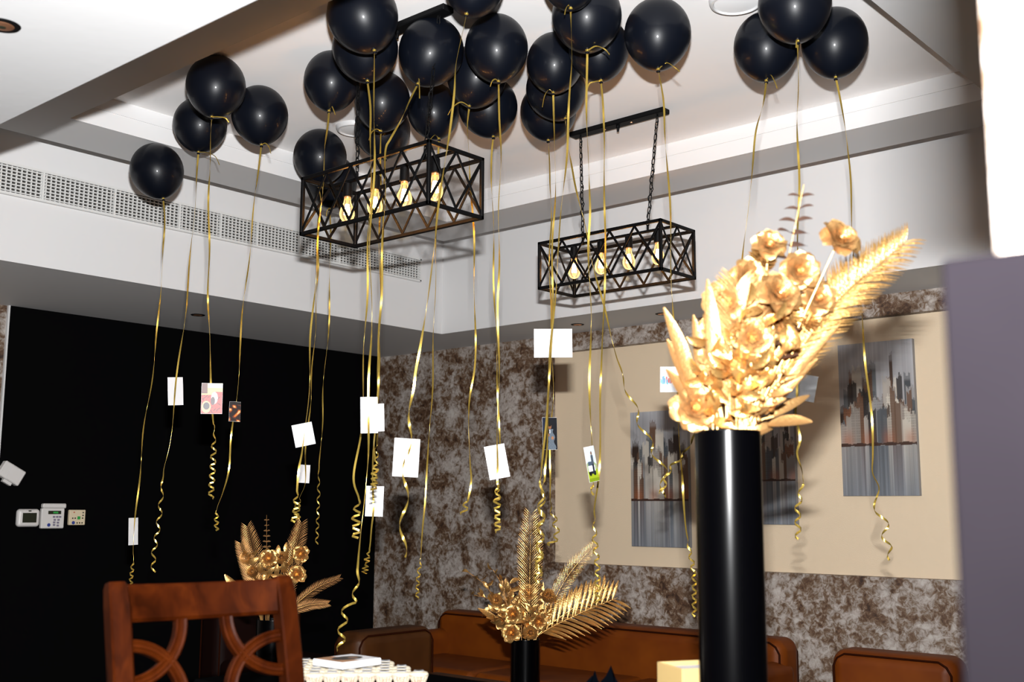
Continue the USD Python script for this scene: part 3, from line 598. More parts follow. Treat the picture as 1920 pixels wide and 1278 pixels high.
STEMS = [  # vase, kind, tip, size, label
    (0, 'rose', [-1.222, 2.303, 2.061], 0.037, 'gold rose rising clear at the upper left of the tall bouquet'),
    (0, 'rose', [-1.081, 2.384, 2.071], 0.046, 'large pale gold rose at the top right of the tall foreground bouquet'),
    (0, 'rose', [-1.161, 2.33, 1.993], 0.043, 'gold rose directly under the eucalyptus sprig of the tall bouquet'),
    (0, 'rose', [-1.263, 2.282, 1.984], 0.044, 'gold rose at the upper left shoulder of the tall bouquet'),
    (0, 'rose', [-1.184, 2.279, 1.939], 0.05, 'gold rose in the bright middle of the tall bouquet'),
    (0, 'rose', [-1.37, 2.208, 1.682], 0.052, 'gold rose hanging lowest, left of the tall vase rim'),
    (0, 'rose', [-1.147, 2.393, 1.938], 0.038, 'gold rose at the right edge of the tall bouquet, above the feather plume'),
    (0, 'rose', [-1.293, 2.215, 1.918], 0.046, 'gold rose on the left side of the tall bouquet above the feather leaf'),
    (0, 'bud', [-1.265, 2.339, 2.029], 0.06, 'gold fluffy bud high on the left of the tall bouquet'),
    (0, 'bud', [-1.223, 2.335, 1.896], 0.07, 'gold fluffy bud in the middle of the tall bouquet'),
    (0, 'bud', [-1.264, 2.243, 1.839], 0.06, 'gold fluffy bud low in the centre left of the tall bouquet'),
    (0, 'bud', [-1.201, 2.396, 1.889], 0.06, 'gold fluffy bud on the right of the tall bouquet beneath the roses'),
    (0, 'rose', [-1.229, 2.222, 1.831], 0.042, 'small gold rose low in the centre of the tall bouquet'),
    (0, 'rose', [-1.323, 2.226, 1.8], 0.04, 'small gold rose low on the left of the tall bouquet, behind the long blades'),
    (0, 'eucalyptus', [-1.16, 2.357, 2.2], 0.036, 'gold eucalyptus sprig with dark leaves standing highest in the tall bouquet'),
    (0, 'plume', [-1.002, 2.547, 2.074], 0.11, 'long golden feather plume reaching farthest right from the tall bouquet'),
    (0, 'plume', [-1.05, 2.585, 2.077], 0.09, 'second golden feather plume just behind the longest one of the tall bouquet'),
    (0, 'plume', [-1.274, 2.237, 1.957], 0.12, 'upright brown gold feather leaf at the centre left of the tall bouquet'),
    (0, 'plume', [-1.262, 2.359, 1.942], 0.09, 'upright gold feather leaf behind the small rose of the tall bouquet'),
    (0, 'blade', [-1.118, 2.431, 1.876], 0.02, 'gold blade leaf uppermost of the fan on the right of the tall vase'),
    (0, 'blade', [-1.157, 2.432, 1.832], 0.02, 'gold blade leaf second from the top of the right fan of the tall bouquet'),
    (0, 'blade', [-1.156, 2.387, 1.792], 0.022, 'gold blade leaf third from the top of the right fan of the tall bouquet'),
    (0, 'blade', [-1.176, 2.351, 1.75], 0.02, 'gold blade leaf fourth from the top of the right fan, before the greyish card'),
    (0, 'blade', [-1.214, 2.458, 1.718], 0.02, 'dark gold blade leaf fifth from the top of the right fan, under the greyish card'),
    (0, 'blade', [-1.165, 2.368, 1.647], 0.03, 'nearly level gold blade leaf lowest on the right above the tall vase rim'),
    (0, 'blade', [-1.406, 2.132, 1.906], 0.03, 'pale gold blade leaf reaching farthest up left from the tall bouquet'),
    (0, 'blade', [-1.407, 2.145, 1.834], 0.03, 'pale gold blade leaf second on the left of the tall bouquet'),
    (0, 'blade', [-1.325, 2.191, 1.971], 0.03, 'pale gold blade leaf nearest upright on the left of the tall bouquet'),
    (0, 'blade', [-1.421, 2.16, 1.768], 0.03, 'gold blade leaf drooping over the skyline card beside the tall bouquet'),
    (0, 'blade', [-1.383, 2.221, 1.899], 0.026, 'gold blade leaf between the upper two on the left of the tall bouquet'),
    (0, 'branch', [-1.258, 2.326, 1.937], 0.05, 'gold beaded twig packed among the leaves of the tall bouquet'),
    (0, 'branch', [-1.257, 2.37, 1.866], 0.05, 'gold beaded twig packed among the leaves of the tall bouquet'),
    (0, 'branch', [-1.335, 2.329, 1.792], 0.05, 'gold beaded twig packed among the leaves of the tall bouquet'),
    (0, 'branch', [-1.243, 2.434, 1.847], 0.05, 'gold beaded twig packed among the leaves of the tall bouquet'),
    (0, 'branch', [-1.294, 2.356, 1.767], 0.05, 'gold beaded twig packed among the leaves of the tall bouquet'),
    (0, 'branch', [-1.352, 2.326, 1.883], 0.05, 'gold beaded twig packed among the leaves of the tall bouquet'),
    (0, 'branch', [-1.186, 2.28, 1.763], 0.05, 'gold beaded twig packed among the leaves of the tall bouquet'),
    (0, 'branch', [-1.256, 2.334, 1.712], 0.05, 'gold beaded twig packed among the leaves of the tall bouquet'),
    (0, 'rose', [-1.276, 2.345, 1.948], 0.045, 'gold rose packed in the bright heart of the tall bouquet'),
    (0, 'rose', [-1.194, 2.438, 1.907], 0.042, 'gold rose packed in the bright heart of the tall bouquet'),
    (0, 'rose', [-1.319, 2.332, 1.893], 0.042, 'gold rose packed in the bright heart of the tall bouquet'),
    (0, 'rose', [-1.218, 2.313, 1.893], 0.05, 'gold rose packed in the bright heart of the tall bouquet'),
    (0, 'rose', [-1.201, 2.386, 1.938], 0.05, 'gold rose packed in the bright heart of the tall bouquet'),
    (0, 'rose', [-1.353, 2.291, 1.879], 0.045, 'gold rose packed in the bright heart of the tall bouquet'),
    (0, 'spray', [-1.324, 2.193, 1.827], 0.045, 'gold spray of small curled leaves inside the tall bouquet'),
    (0, 'spray', [-1.228, 2.195, 1.902], 0.045, 'gold spray of small curled leaves inside the tall bouquet'),
    (0, 'spray', [-1.195, 2.231, 1.867], 0.045, 'gold spray of small curled leaves inside the tall bouquet'),
    (0, 'spray', [-1.156, 2.302, 1.811], 0.045, 'gold spray of small curled leaves inside the tall bouquet'),
    (0, 'spray', [-1.274, 2.198, 1.75], 0.045, 'gold spray of small curled leaves inside the tall bouquet'),
    (0, 'spray', [-1.201, 2.26, 1.763], 0.045, 'gold spray of small curled leaves inside the tall bouquet'),
    (0, 'spray', [-1.182, 2.439, 1.892], 0.045, 'gold spray of small curled leaves inside the tall bouquet'),
    (0, 'spray', [-1.244, 2.426, 1.885], 0.045, 'gold spray of small curled leaves inside the tall bouquet'),
    (0, 'spray', [-1.342, 2.196, 1.731], 0.045, 'gold spray of small curled leaves inside the tall bouquet'),
    (0, 'spray', [-1.232, 2.219, 1.761], 0.045, 'gold spray of small curled leaves inside the tall bouquet'),
    (0, 'blade', [-1.285, 2.289, 1.985], 0.026, 'gold blade leaf standing inside the tall bouquet'),
    (0, 'blade', [-1.304, 2.224, 1.965], 0.026, 'gold blade leaf standing inside the tall bouquet'),
    (0, 'blade', [-1.229, 2.375, 1.94], 0.026, 'gold blade leaf standing inside the tall bouquet'),
    (0, 'blade', [-1.177, 2.453, 1.843], 0.026, 'gold blade leaf standing inside the tall bouquet'),
    (0, 'blade', [-1.229, 2.256, 1.862], 0.026, 'gold blade leaf standing inside the tall bouquet'),
    (0, 'blade', [-1.161, 2.486, 1.948], 0.026, 'gold blade leaf standing inside the tall bouquet'),
    (1, 'plume', [-3.92, 4.638, 1.413], 0.115, 'upright gold feather standing highest in the middle bouquet'),
    (1, 'eucalyptus', [-3.903, 4.698, 1.391], 0.017, 'thin gold eucalyptus sprig beside the upright feather of the middle bouquet'),
    (1, 'plume', [-3.707, 4.897, 1.25], 0.08, 'gold feather leaning right across the wainscot from the middle bouquet'),
    (1, 'palm', [-3.583, 4.951, 0.985], 0.17, 'gold palm frond with long curved leaflets spreading right from the middle bouquet'),
    (1, 'palm', [-3.695, 5.017, 1.037], 0.12, 'shorter gold palm frond behind the large one of the middle bouquet'),
    (1, 'rose', [-3.949, 4.652, 1.009], 0.045, 'gold rose at the upper centre of the middle bouquet'),
    (1, 'rose', [-3.99, 4.57, 0.901], 0.045, 'gold rose at the lower centre of the middle bouquet, fullest face'),
    (1, 'rose', [-3.999, 4.568, 0.805], 0.046, 'gold rose drooping over the left rim of the middle vase'),
    (1, 'bud', [-3.894, 4.746, 0.985], 0.065, 'gold fluffy bud right of the upper rose in the middle bouquet'),
    (1, 'bud', [-4.104, 4.566, 0.964], 0.06, 'gold fluffy bud on the left of the middle bouquet'),
    (1, 'bud', [-3.926, 4.647, 0.802], 0.06, 'gold fluffy bud just over the rim of the middle vase'),
    (1, 'spray', [-4.202, 4.451, 1.113], 0.04, 'gold spray with pointed buds arching farthest left from the middle bouquet'),
    (1, 'spray', [-4.127, 4.568, 1.123], 0.04, 'gold spray with upright pointed buds on the left of the middle bouquet'),
    (1, 'spray', [-4.16, 4.458, 0.995], 0.04, 'gold spray of curled leaves low on the left of the middle bouquet'),
    (1, 'blade', [-4.16, 4.484, 0.924], 0.035, 'broad gold leaf at the lower left of the middle bouquet'),
    (1, 'blade', [-3.938, 4.759, 1.061], 0.03, 'small gold leaf standing behind the fluffy bud of the middle bouquet'),
    (1, 'plume', [-4.117, 4.644, 1.058], 0.06, 'gold feather leaning left inside the middle bouquet'),
    (1, 'rose', [-4.094, 4.598, 0.851], 0.04, 'small gold rose packed among the leaves of the middle bouquet'),
    (1, 'rose', [-3.91, 4.69, 0.857], 0.045, 'small gold rose packed among the leaves of the middle bouquet'),
    (1, 'rose', [-4.042, 4.691, 0.946], 0.04, 'small gold rose packed among the leaves of the middle bouquet'),
    (1, 'spray', [-4.102, 4.522, 0.856], 0.05, 'gold spray of small curled leaves inside the middle bouquet'),
    (1, 'spray', [-4.165, 4.527, 0.893], 0.05, 'gold spray of small curled leaves inside the middle bouquet'),
    (1, 'spray', [-4.057, 4.599, 1.007], 0.05, 'gold spray of small curled leaves inside the middle bouquet'),
    (1, 'spray', [-4.017, 4.661, 1.076], 0.05, 'gold spray of small curled leaves inside the middle bouquet'),
    (1, 'spray', [-3.901, 4.635, 0.903], 0.05, 'gold spray of small curled leaves inside the middle bouquet'),
    (1, 'spray', [-3.869, 4.774, 0.951], 0.05, 'gold spray of small curled leaves inside the middle bouquet'),
    (1, 'spray', [-3.93, 4.604, 0.862], 0.05, 'gold spray of small curled leaves inside the middle bouquet'),
    (1, 'spray', [-4.057, 4.534, 0.927], 0.05, 'gold spray of small curled leaves inside the middle bouquet'),
    (2, 'plume', [-4.73, 3.403, 1.352], 0.085, 'gold feather standing tallest at the left of the bouquet behind the chair'),
    (2, 'plume', [-4.736, 3.374, 1.271], 0.08, 'gold feather lowest of the two at the left of the bouquet behind the chair'),
    (2, 'plume', [-4.55, 3.598, 1.371], 0.085, 'gold feather leaning right in the bouquet behind the chair'),
    (2, 'eucalyptus', [-4.669, 3.472, 1.413], 0.016, 'thin gold eucalyptus sprig at the top of the bouquet behind the chair'),
    (2, 'rose', [-4.616, 3.452, 1.203], 0.042, 'gold rose facing front in the middle of the bouquet behind the chair'),
    (2, 'rose', [-4.544, 3.592, 1.222], 0.04, 'gold rose upper of two on the right of the bouquet behind the chair'),
    (2, 'rose', [-4.535, 3.566, 1.124], 0.042, 'gold rose lower of two on the right of the bouquet behind the chair'),
    (2, 'bud', [-4.745, 3.421, 1.2], 0.06, 'gold fluffy bud on the left of the bouquet behind the chair'),
    (2, 'bud', [-4.616, 3.533, 1.2], 0.055, 'gold fluffy bud between the roses of the bouquet behind the chair'),
    (2, 'bud', [-4.695, 3.424, 1.133], 0.05, 'gold fluffy bud lowest in the bouquet behind the chair'),
    (2, 'blade', [-4.838, 3.355, 1.12], 0.045, 'broad gold leaf hooking out left of the bouquet behind the chair'),
    (2, 'plume', [-4.488, 3.8, 1.098], 0.05, 'dim feathery grass stem rising to the right of the chair back'),
    (2, 'plume', [-4.505, 3.743, 0.973], 0.05, 'dim feathery grass stem level to the right of the chair back'),
    (2, 'spray', [-4.677, 3.431, 1.243], 0.05, 'gold spray of small curled leaves inside the bouquet behind the chair'),
    (2, 'spray', [-4.607, 3.5, 1.204], 0.05, 'gold spray of small curled leaves inside the bouquet behind the chair'),
    (2, 'spray', [-4.583, 3.551, 1.256], 0.05, 'gold spray of small curled leaves inside the bouquet behind the chair'),
    (2, 'spray', [-4.636, 3.46, 1.145], 0.05, 'gold spray of small curled leaves inside the bouquet behind the chair'),
    (2, 'spray', [-4.755, 3.409, 1.215], 0.05, 'gold spray of small curled leaves inside the bouquet behind the chair'),
    (2, 'spray', [-4.582, 3.531, 1.16], 0.05, 'gold spray of small curled leaves inside the bouquet behind the chair'),
]

# ------------------------------------------------------------------ balloons
prof = []
for k in range(25):
    t = math.pi * k / 24
    z = math.cos(t)
    r = math.sin(t)
    if z < 0:
        r *= 1 - 0.10 * (-z) ** 2.2
        z *= 1.0 + 0.06 * (-z) ** 2
    prof.append((max(r, 0.001), z))
prof = prof[::-1]
proto = None
for c, k, r, lab in BALLOONS:
    c, k = np.array(c), np.array(k)
    axis = c - k
    L = np.linalg.norm(axis) / 1.10
    m = arrow_matrix(axis, c.tolist(), (r, L))
    if proto is None:
        proto = thing("balloon", lab, "balloon", (0, 0, 0), group="black latex balloons")
        add(proto, "body", lathe(prof, 48), "latex", smooth=True)
        add(proto, "neck", lathe([(0.0005, -1.19), (0.055, -1.185), (0.062, -1.165), (0.030, -1.135), (0.022, -1.11), (0.035, -1.09), (0.075, -1.055), (0.09, -1.03)], 20), "latex", smooth=True, label="knotted neck")
        stage.GetPrimAtPath(proto).GetAttribute("xformOp:transform").Set(m)
    else:
        dup(proto, lab, matrix=m)

# ------------------------------------------------------------------ ribbons
for i, (cs, cr, turns, pts, lab) in enumerate(RIBBONS):
    pts = np.array(pts)
    rng = np.random.default_rng(100 + i)
    t = thing("ribbon", lab, "ribbon", pts[0], group="gold curling ribbons")
    seg = np.linalg.norm(np.diff(pts, axis=0), axis=1)
    s_at = np.concatenate([[0], np.cumsum(seg)])
    frac = s_at[cs] / s_at[-1]
    n = 260
    P = spline(pts, n)
    u = np.linspace(0, 1, n)
    view = unit(np.array([pts[0][0], pts[0][1], 0]))
    side = np.array([view[1], -view[0], 0])
    w = np.clip((u - frac) / (1 - frac + 1e-9), 0, 1)           # progress through the curl
    amp = cr * 0.5 * np.minimum(1, w * 3.0)
    ph = 2 * np.pi * turns * w**1.25 + rng.uniform(0, 6)
    wob = 0.0035 * np.sin(u * rng.uniform(20, 30) + rng.uniform(0, 6)) * np.minimum(1, u * 8)
    P = P + (amp * np.cos(ph) + wob * (1 - np.minimum(1, w * 3)))[:, None] * side + (amp * np.sin(ph))[:, None] * view
    tan = np.gradient(P, axis=0)
    tan /= np.linalg.norm(tan, axis=1, keepdims=True)
    twist = rng.uniform(0, 6) + 0.95 * np.sin(u * rng.uniform(14, 22) + rng.uniform(0, 6)) + u * rng.uniform(-4, 4)
    flat = np.cos(twist)[:, None] * side + np.sin(twist)[:, None] * view
    rad = np.cos(ph)[:, None] * side + np.sin(ph)[:, None] * view   # outwards in the curl: the band lies against a cylinder
    k = np.minimum(1, w * 4)[:, None]
    wid = flat * (1 - k) + np.cross(tan, rad) * k
    wid = wid - tan * (wid * tan).sum(1, keepdims=True)
    wid /= np.linalg.norm(wid, axis=1, keepdims=True) + 1e-9
    nor = np.cross(tan, wid)
    hw, th = 0.0040, 0.00025
    add(t, "band", sweep(P, wid, nor, [(-hw, -th), (hw, -th), (hw, th), (-hw, th)]), "ribbon_gold", smooth=35)
    if rng.uniform() < 0.72:
        a, rise, fall = rng.uniform(-1.2, 1.2), rng.uniform(-0.012, 0.02), rng.uniform(0.02, 0.07)
        L = rng.uniform(0.03, 0.10)
        tail = spline([pts[0], pts[0] + side * a * L * 0.45 - view * 0.02 + (0, 0, rise), pts[0] + side * a * L * 0.9 - view * 0.03 - (0, 0, fall * 0.4), pts[0] + side * a * L * 1.15 - view * rng.uniform(0.0, 0.03) - (0, 0, fall)], 24)
        tt = np.gradient(tail, axis=0)
        tt /= np.linalg.norm(tt, axis=1, keepdims=True)
        wd = np.cross(tt, unit(view + side * rng.uniform(-1.5, 1.5)))
        wd /= np.linalg.norm(wd, axis=1, keepdims=True) + 1e-9
        add(t, "tail", sweep(tail, wd, np.cross(tt, wd), [(-0.0026, -th), (0.0026, -th), (0.0026, th), (-0.0026, th)]), "ribbon_gold", smooth=35)
    add(t, "knot", trimesh.Trimesh(*rounded(0.012, 0.012, 0.010, 0.004, pts[0] - view * 0.004, sub=1)), "ribbon_gold")

# ------------------------------------------------------------------ cards and prints on the ribbons


def blob(U, V, cx, cy, rx, ry):
    return ((U - cx) / rx) ** 2 + ((V - cy) / ry) ** 2 < 1


def paint_red(U, V):
    c = np.broadcast_to(lin(190, 50, 40), U.shape + (3,)).copy()
    n = np.sin(U * 23 + 3 * np.sin(V * 17)) * np.sin(V * 19 + 2 * np.sin(U * 13))
    c[n > 0.35] = lin(110, 20, 22)
    c[V > 0.62] = lin(228, 190, 120)
    c[V > 0.85] = lin(240, 222, 180)
    c[(V > 0.66) & (U < 0.28)] = lin(90, 40, 30)
    c[(V > 0.62) & (V < 0.72) & (U > 0.55)] = lin(170, 40, 40)
    c[blob(U, V, 0.62, 0.52, 0.16, 0.2)] = lin(225, 205, 195)
    c[blob(U, V, 0.55, 0.42, 0.1, 0.14)] = lin(60, 45, 50)
    c[blob(U, V, 0.24, 0.22, 0.22, 0.2)] = lin(214, 160, 120)
    c[blob(U, V, 0.25, 0.25, 0.15, 0.12)] = lin(40, 40, 48)
    return c


def paint_flame(U, V):
    n = np.sin(U * 9 + 4 * V + 2 * np.sin(V * 9)) * 0.5 + 0.5 * np.sin(V * 14 - U * 6)
    c = np.broadcast_to(lin(30, 12, 10), U.shape + (3,)).copy()
    c[n > 0.1] = lin(120, 48, 18)
    c[n > 0.5] = lin(214, 120, 40)
    c[n > 0.85] = lin(232, 200, 150)
    c[V > 0.85] = lin(20, 12, 12)
    return c


def paint_man(U, V):
    c = np.broadcast_to(lin(10, 12, 22), U.shape + (3,)).copy()
    c[(V > 0.55) & (U < 0.35)] = lin(16, 30, 56)
    body = (V < 0.64) & (np.abs(U - 0.58) < 0.16 + 0.22 * (0.64 - V) + 0.06 * np.sin(V * 20))
    c[body] = lin(92, 104, 116)
    c[body & (np.sin(U * 60) * np.sin(V * 70) > 0.35)] = lin(128, 138, 150)
    c[blob(U, V, 0.5, 0.72, 0.12, 0.085)] = lin(150, 98, 66)
    c[blob(U, V, 0.5, 0.795, 0.125, 0.05)] = lin(18, 14, 14)
    c[(np.abs(V - 0.735) < 0.016) & (np.abs(U - 0.48) < 0.11)] = lin(12, 10, 10)
    c[blob(U, V, 0.68, 0.36, 0.09, 0.05)] = lin(170, 118, 84)
    c[blob(U, V, 0.42, 0.45, 0.06, 0.05)] = lin(160, 108, 76)
    c[(V > 0.5) & (V < 0.62) & (np.abs(U - 0.5) < 0.03)] = lin(222, 222, 226)
    return c


def paint_car(U, V):
    c = np.broadcast_to(lin(198, 214, 226), U.shape + (3,)).copy()
    c[V < 0.52 + 0.04 * np.sin(U * 11)] = lin(150, 164, 120)
    c[V < 0.34] = lin(150, 168, 30)
    c[V < 0.1] = lin(120, 140, 20)
    c[(V > 0.22) & (V < 0.46) & (U > 0.1) & (U < 0.8)] = lin(214, 218, 222)
    c[(V > 0.46) & (V < 0.58) & (U > 0.15) & (U < 0.6)] = lin(70, 84, 100)
    c[(V > 0.22) & (V < 0.30) & (U > 0.1) & (U < 0.8)] = lin(24, 26, 30)
    c[blob(U, V, 0.25, 0.22, 0.12, 0.05) | blob(U, V, 0.68, 0.22, 0.12, 0.05)] = lin(16, 16, 18)
    c[(V > 0.2) & (V < 0.5) & (np.abs(U - 0.62) < 0.09)] = lin(28, 34, 48)
    c[(V >= 0.5) & (V < 0.76) & (np.abs(U - 0.62) < 0.12)] = lin(70, 78, 88)
    c[blob(U, V, 0.62, 0.81, 0.08, 0.055)] = lin(120, 84, 62)
    return c


def paint_skyline(U, V):
    c = np.broadcast_to(lin(240, 242, 245), U.shape + (3,)).copy()
    pal = [lin(40, 130, 200), lin(60, 180, 210), lin(220, 60, 60), lin(240, 90, 110), lin(90, 180, 60), lin(150, 210, 60), lin(40, 110, 200), lin(240, 150, 40)]
    rng = np.random.default_rng(3)
    for k in range(46):
        x = rng.uniform(0.0, 1.0)
        w, h, d = rng.uniform(0.010, 0.03), rng.uniform(0.05, 0.30) * (1 - 0.7 * abs(x - 0.45)), rng.uniform(0.03, 0.12)
        c[(np.abs(U - x) < w) & (V > 0.42 - d) & (V < 0.42 + h)] = pal[int(x * 7.99 + rng.uniform(-0.8, 0.8)) % 8]
    return c


PAINTS = {"red": paint_red, "flame": paint_flame, "man": paint_man, "car": paint_car, "skyline": paint_skyline}
for c, wv, hv, kind, lab in CARDS:
    c, wv, hv = map(np.array, (c, wv, hv))
    nrm = unit(np.cross(wv, hv))
    if nrm @ (c - np.array([0, 0, CH])) > 0:
        nrm = -nrm                                   # towards the room's middle, where the photographer stands
    cw = "photo_print" if kind != "blank" else "card"
    t = thing(cw, lab, "photo" if kind != "blank" else "card", c, group="cards hung on the ribbons" if kind == "blank" else "prints hung on the ribbons")
    w, h = np.linalg.norm(wv), np.linalg.norm(hv)
    a1 = wv / w
    a2 = np.cross(nrm, a1)
    add(t, "sheet", bevel(w, h, 0.0008, 0.0002, c, (a1, a2, nrm)), "card", smooth=False)
    if kind != "blank":
        painted(t, "print", c - wv / 2 * 0.985 - a2 * h / 2 * 0.985 + nrm * 0.0009, wv * 0.985, a2 * h * 0.985, 72, 96, lambda U, V, q=PAINTS[kind]: q(U, V) * 0.72)

# ------------------------------------------------------------------ paintings in the niche


def skyline_art(seed, water):
    def color(U, V):
        rng = np.random.default_rng(seed)
        cols = np.interp(U, np.linspace(0, 1, 60), rng.uniform(-1, 1, 60))
        fine = np.interp(U, np.linspace(0, 1, 110), rng.uniform(-1, 1, 110))
        sky_t = np.clip((V - water) / (1 - water), 0, 1)
        c = lin(196, 196, 200) * sky_t[..., None] ** 0.8 + lin(150, 148, 146) * (1 - sky_t[..., None] ** 0.8)
        c = c * (1 + 0.10 * cols + 0.05 * fine)[..., None]
        for k in range(5):
            x, y = rng.uniform(0, 1), rng.uniform(0.7, 0.98)
            c = c * (1 - 0.22 * np.exp(-((U - x) / 0.2) ** 2 - ((V - y) / 0.12) ** 2))[..., None]
        pal = [lin(214, 206, 192), lin(190, 182, 172), lin(112, 82, 62), lin(128, 82, 54), lin(64, 46, 36), lin(46, 42, 42), lin(100, 106, 110), lin(150, 150, 150), lin(80, 86, 92), lin(168, 158, 148)]
        col_of = np.broadcast_to(lin(128, 130, 134), U.shape + (3,)).copy()
        for k in range(70):
            depth = k / 70
            x, w = rng.uniform(0, 1), rng.uniform(0.022, 0.075)
            top = water + (rng.uniform(0.30, 0.60) * (1 - 0.62 * depth) + 0.04) * (1 - 0.9 * (x - 0.5) ** 2)
            col = pal[rng.integers(0, 3) if rng.uniform() < 0.35 else rng.integers(0, len(pal))] * rng.uniform(0.7, 1.15)
            edge = 0.008 * np.sin(U * 90 + k) + 0.02 * fine
            m = (np.abs(U - x) < w) & (V > water) & (V < top + edge)
            fade = np.clip((top - V) / 0.05, 0.6, 1)[..., None] if depth < 0.35 else 0.92
            c = np.where(m[..., None], c * (1 - fade) + col * fade, c)
            col_of = np.where((np.abs(U - x) < w)[..., None], col, col_of)
            if rng.uniform() < 0.3:
                wy = np.abs(((V - water) * 60) % 1 - 0.5) < 0.25
                wx = np.abs(((U - x) * 70) % 1 - 0.5) < 0.25
                c = np.where((m & wx & wy)[..., None], c * 0.7, c)
        glow = np.exp(-((V - water - 0.03) / 0.06) ** 2) * (0.5 + 0.5 * np.sin(U * 23 + seed)) * (V > water)
        c = c * (1 - 0.5 * glow[..., None]) + lin(176, 92, 40) * 0.5 * glow[..., None]
        line = np.abs(V - water) < 0.010 + 0.004 * np.sin(U * 31)
        c = np.where(line[..., None], lin(66, 40, 28), c)
        below = V < water - 0.008
        d = np.clip((water - V) / water, 0, 1)[..., None]
        refl = col_of * (0.55 - 0.45 * d) + lin(128, 134, 142) * (0.45 + 0.45 * d)
        refl = refl * (1 + 0.28 * fine + 0.14 * cols)[..., None]
        c = np.where(below[..., None], refl, c)
        return c * 0.72
    return color


for i, (x0, x1, z0, z1, seed, water, lab) in enumerate(((-4.523, -4.060, 1.198, 2.113, 11, 0.34, "grey and brown city painting on canvas left of the tall black vase"),
                                                       (-3.757, -3.285, 1.358, 2.118, 23, 0.36, "grey and brown city painting on canvas half hidden by the tall black vase"),
                                                       (-2.975, -2.513, 1.532, 2.443, 37, 0.33, "grey and orange city painting on canvas right of the bouquet, highest of three"))):
    yf = YB - 0.032
    t = thing("painting", lab, "painting", ((x0 + x1) / 2, YB, (z0 + z1) / 2), group="city paintings in the niche")
    add(t, "stretcher", box(x0, x1, yf, YB - 0.001, z0, z1), "canvas_edge", smooth=False)
    painted(t, "canvas", (x0, yf - 0.0008, z0), (x1 - x0, 0, 0), (0, 0, z1 - z0), 120, 220, skyline_art(seed, water), "canvas")

# ------------------------------------------------------------------ controls on the black panel
PXF = XL + 0.02


def on_panel(y0, y1, z0, z1, depth, b=0.004):
    return bevel(depth, y1 - y0, z1 - z0, b, (PXF + depth / 2, (y0 + y1) / 2, (z0 + z1) / 2))


t = thing("thermostat", "white rounded thermostat with a dark screen, leftmost of three controls", "thermostat", (PXF, 3.39, 1.38))
add(t, "housing", rounded(0.05, 0.146, 0.112, 0.022, (PXF + 0.004, 3.391, 1.379)), "device_white", smooth=True)
add(t, "screen", on_panel(3.348, 3.438, 1.350, 1.410, 0.031, 0.001), "screen_dark")
add(t, "bezel", cat_(on_panel(3.341, 3.348, 1.343, 1.417, 0.0305, 0.001), on_panel(3.438, 3.445, 1.343, 1.417, 0.0305, 0.001), on_panel(3.348, 3.438, 1.343, 1.350, 0.0305, 0.001), on_panel(3.348, 3.438, 1.410, 1.417, 0.0305, 0.001)), "device_white")
add(t, "button", on_panel(3.384, 3.402, 1.419, 1.426, 0.030, 0.001), "screen_dark")
t = thing("climate_control", "off white wall control with a green display and grey keys, middle of three", "wall control", (PXF, 3.548, 1.39))
add(t, "housing", on_panel(3.470, 3.622, 1.312, 1.440, 0.03, 0.005), "device_white")
add(t, "cover", on_panel(3.474, 3.630, 1.440, 1.470, 0.036, 0.006), "device_white")
add(t, "display", on_panel(3.512, 3.598, 1.402, 1.424, 0.0312, 0.0005), "screen_dark")
add(t, "digits", on_panel(3.545, 3.578, 1.407, 1.418, 0.0318, 0.0004), "key_green", label="green display digits")
for y, z in ((3.552, 1.385), (3.573, 1.385), (3.592, 1.385), (3.558, 1.366), (3.583, 1.366), (3.555, 1.350), (3.555, 1.334), (3.580, 1.330), (3.580, 1.348)):
    add(t, "key", on_panel(y - 0.008, y + 0.008, z - 0.006, z + 0.006, 0.032, 0.001), "key_grey", smooth=False)
add(t, "emblem", lathe([(0.0005, 0.0), (0.011, 0.0)], 20, (PXF + 0.0312, 3.520, 1.334), (1, 0, 0)), "emblem_blue", label="blue oval emblem")
t = thing("alarm_keypad", "small cream keypad with a green key, rightmost of three controls", "keypad", (PXF, 3.713, 1.38))
add(t, "housing", on_panel(3.658, 3.770, 1.332, 1.430, 0.024, 0.004), "device_cream")
add(t, "green_key", on_panel(3.714, 3.734, 1.368, 1.388, 0.0262, 0.001), "key_green")
add(t, "red_lamp", on_panel(3.685, 3.695, 1.410, 1.418, 0.026, 0.001), "key_red")
for y, z in ((3.752, 1.412), (3.752, 1.394), (3.750, 1.376), (3.682, 1.376), (3.699, 1.376), (3.714, 1.346), (3.731, 1.346), (3.748, 1.346)):
    add(t, "key", on_panel(y - 0.0045, y + 0.0045, z - 0.0045, z + 0.0045, 0.0256, 0.001), "screen_dark", smooth=False)
add(t, "emblem", lathe([(0.0005, 0.0), (0.011, 0.0)], 20, (PXF + 0.0246, 3.688, 1.347), (1, 0, 0)), "emblem_blue", label="blue oval emblem")
ax = np.array([(1, 0, 0), (0, math.cos(-0.50), math.sin(-0.50)), (0, -math.sin(-0.50), math.cos(-0.50))])
t = thing("wall_sensor", "tilted white plastic box at the left edge of the picture above the controls", "sensor", (PXF, 3.23, 1.66))
add(t, "body", bevel(0.05, 0.15, 0.10, 0.006, (PXF + 0.025, 3.255, 1.655), ax), "device_white")
add(t, "seam", bevel(0.052, 0.003, 0.098, 0.0005, np.array([PXF + 0.026, 3.255, 1.655]) - ax[1] * 0.025, ax), "card")
add(t, "bracket", bevel(0.03, 0.06, 0.02, 0.002, np.array([PXF + 0.015, 3.255, 1.655]) - ax[2] * 0.058 + ax[1] * 0.01, ax), "device_white")

# ------------------------------------------------------------------ seats along the back


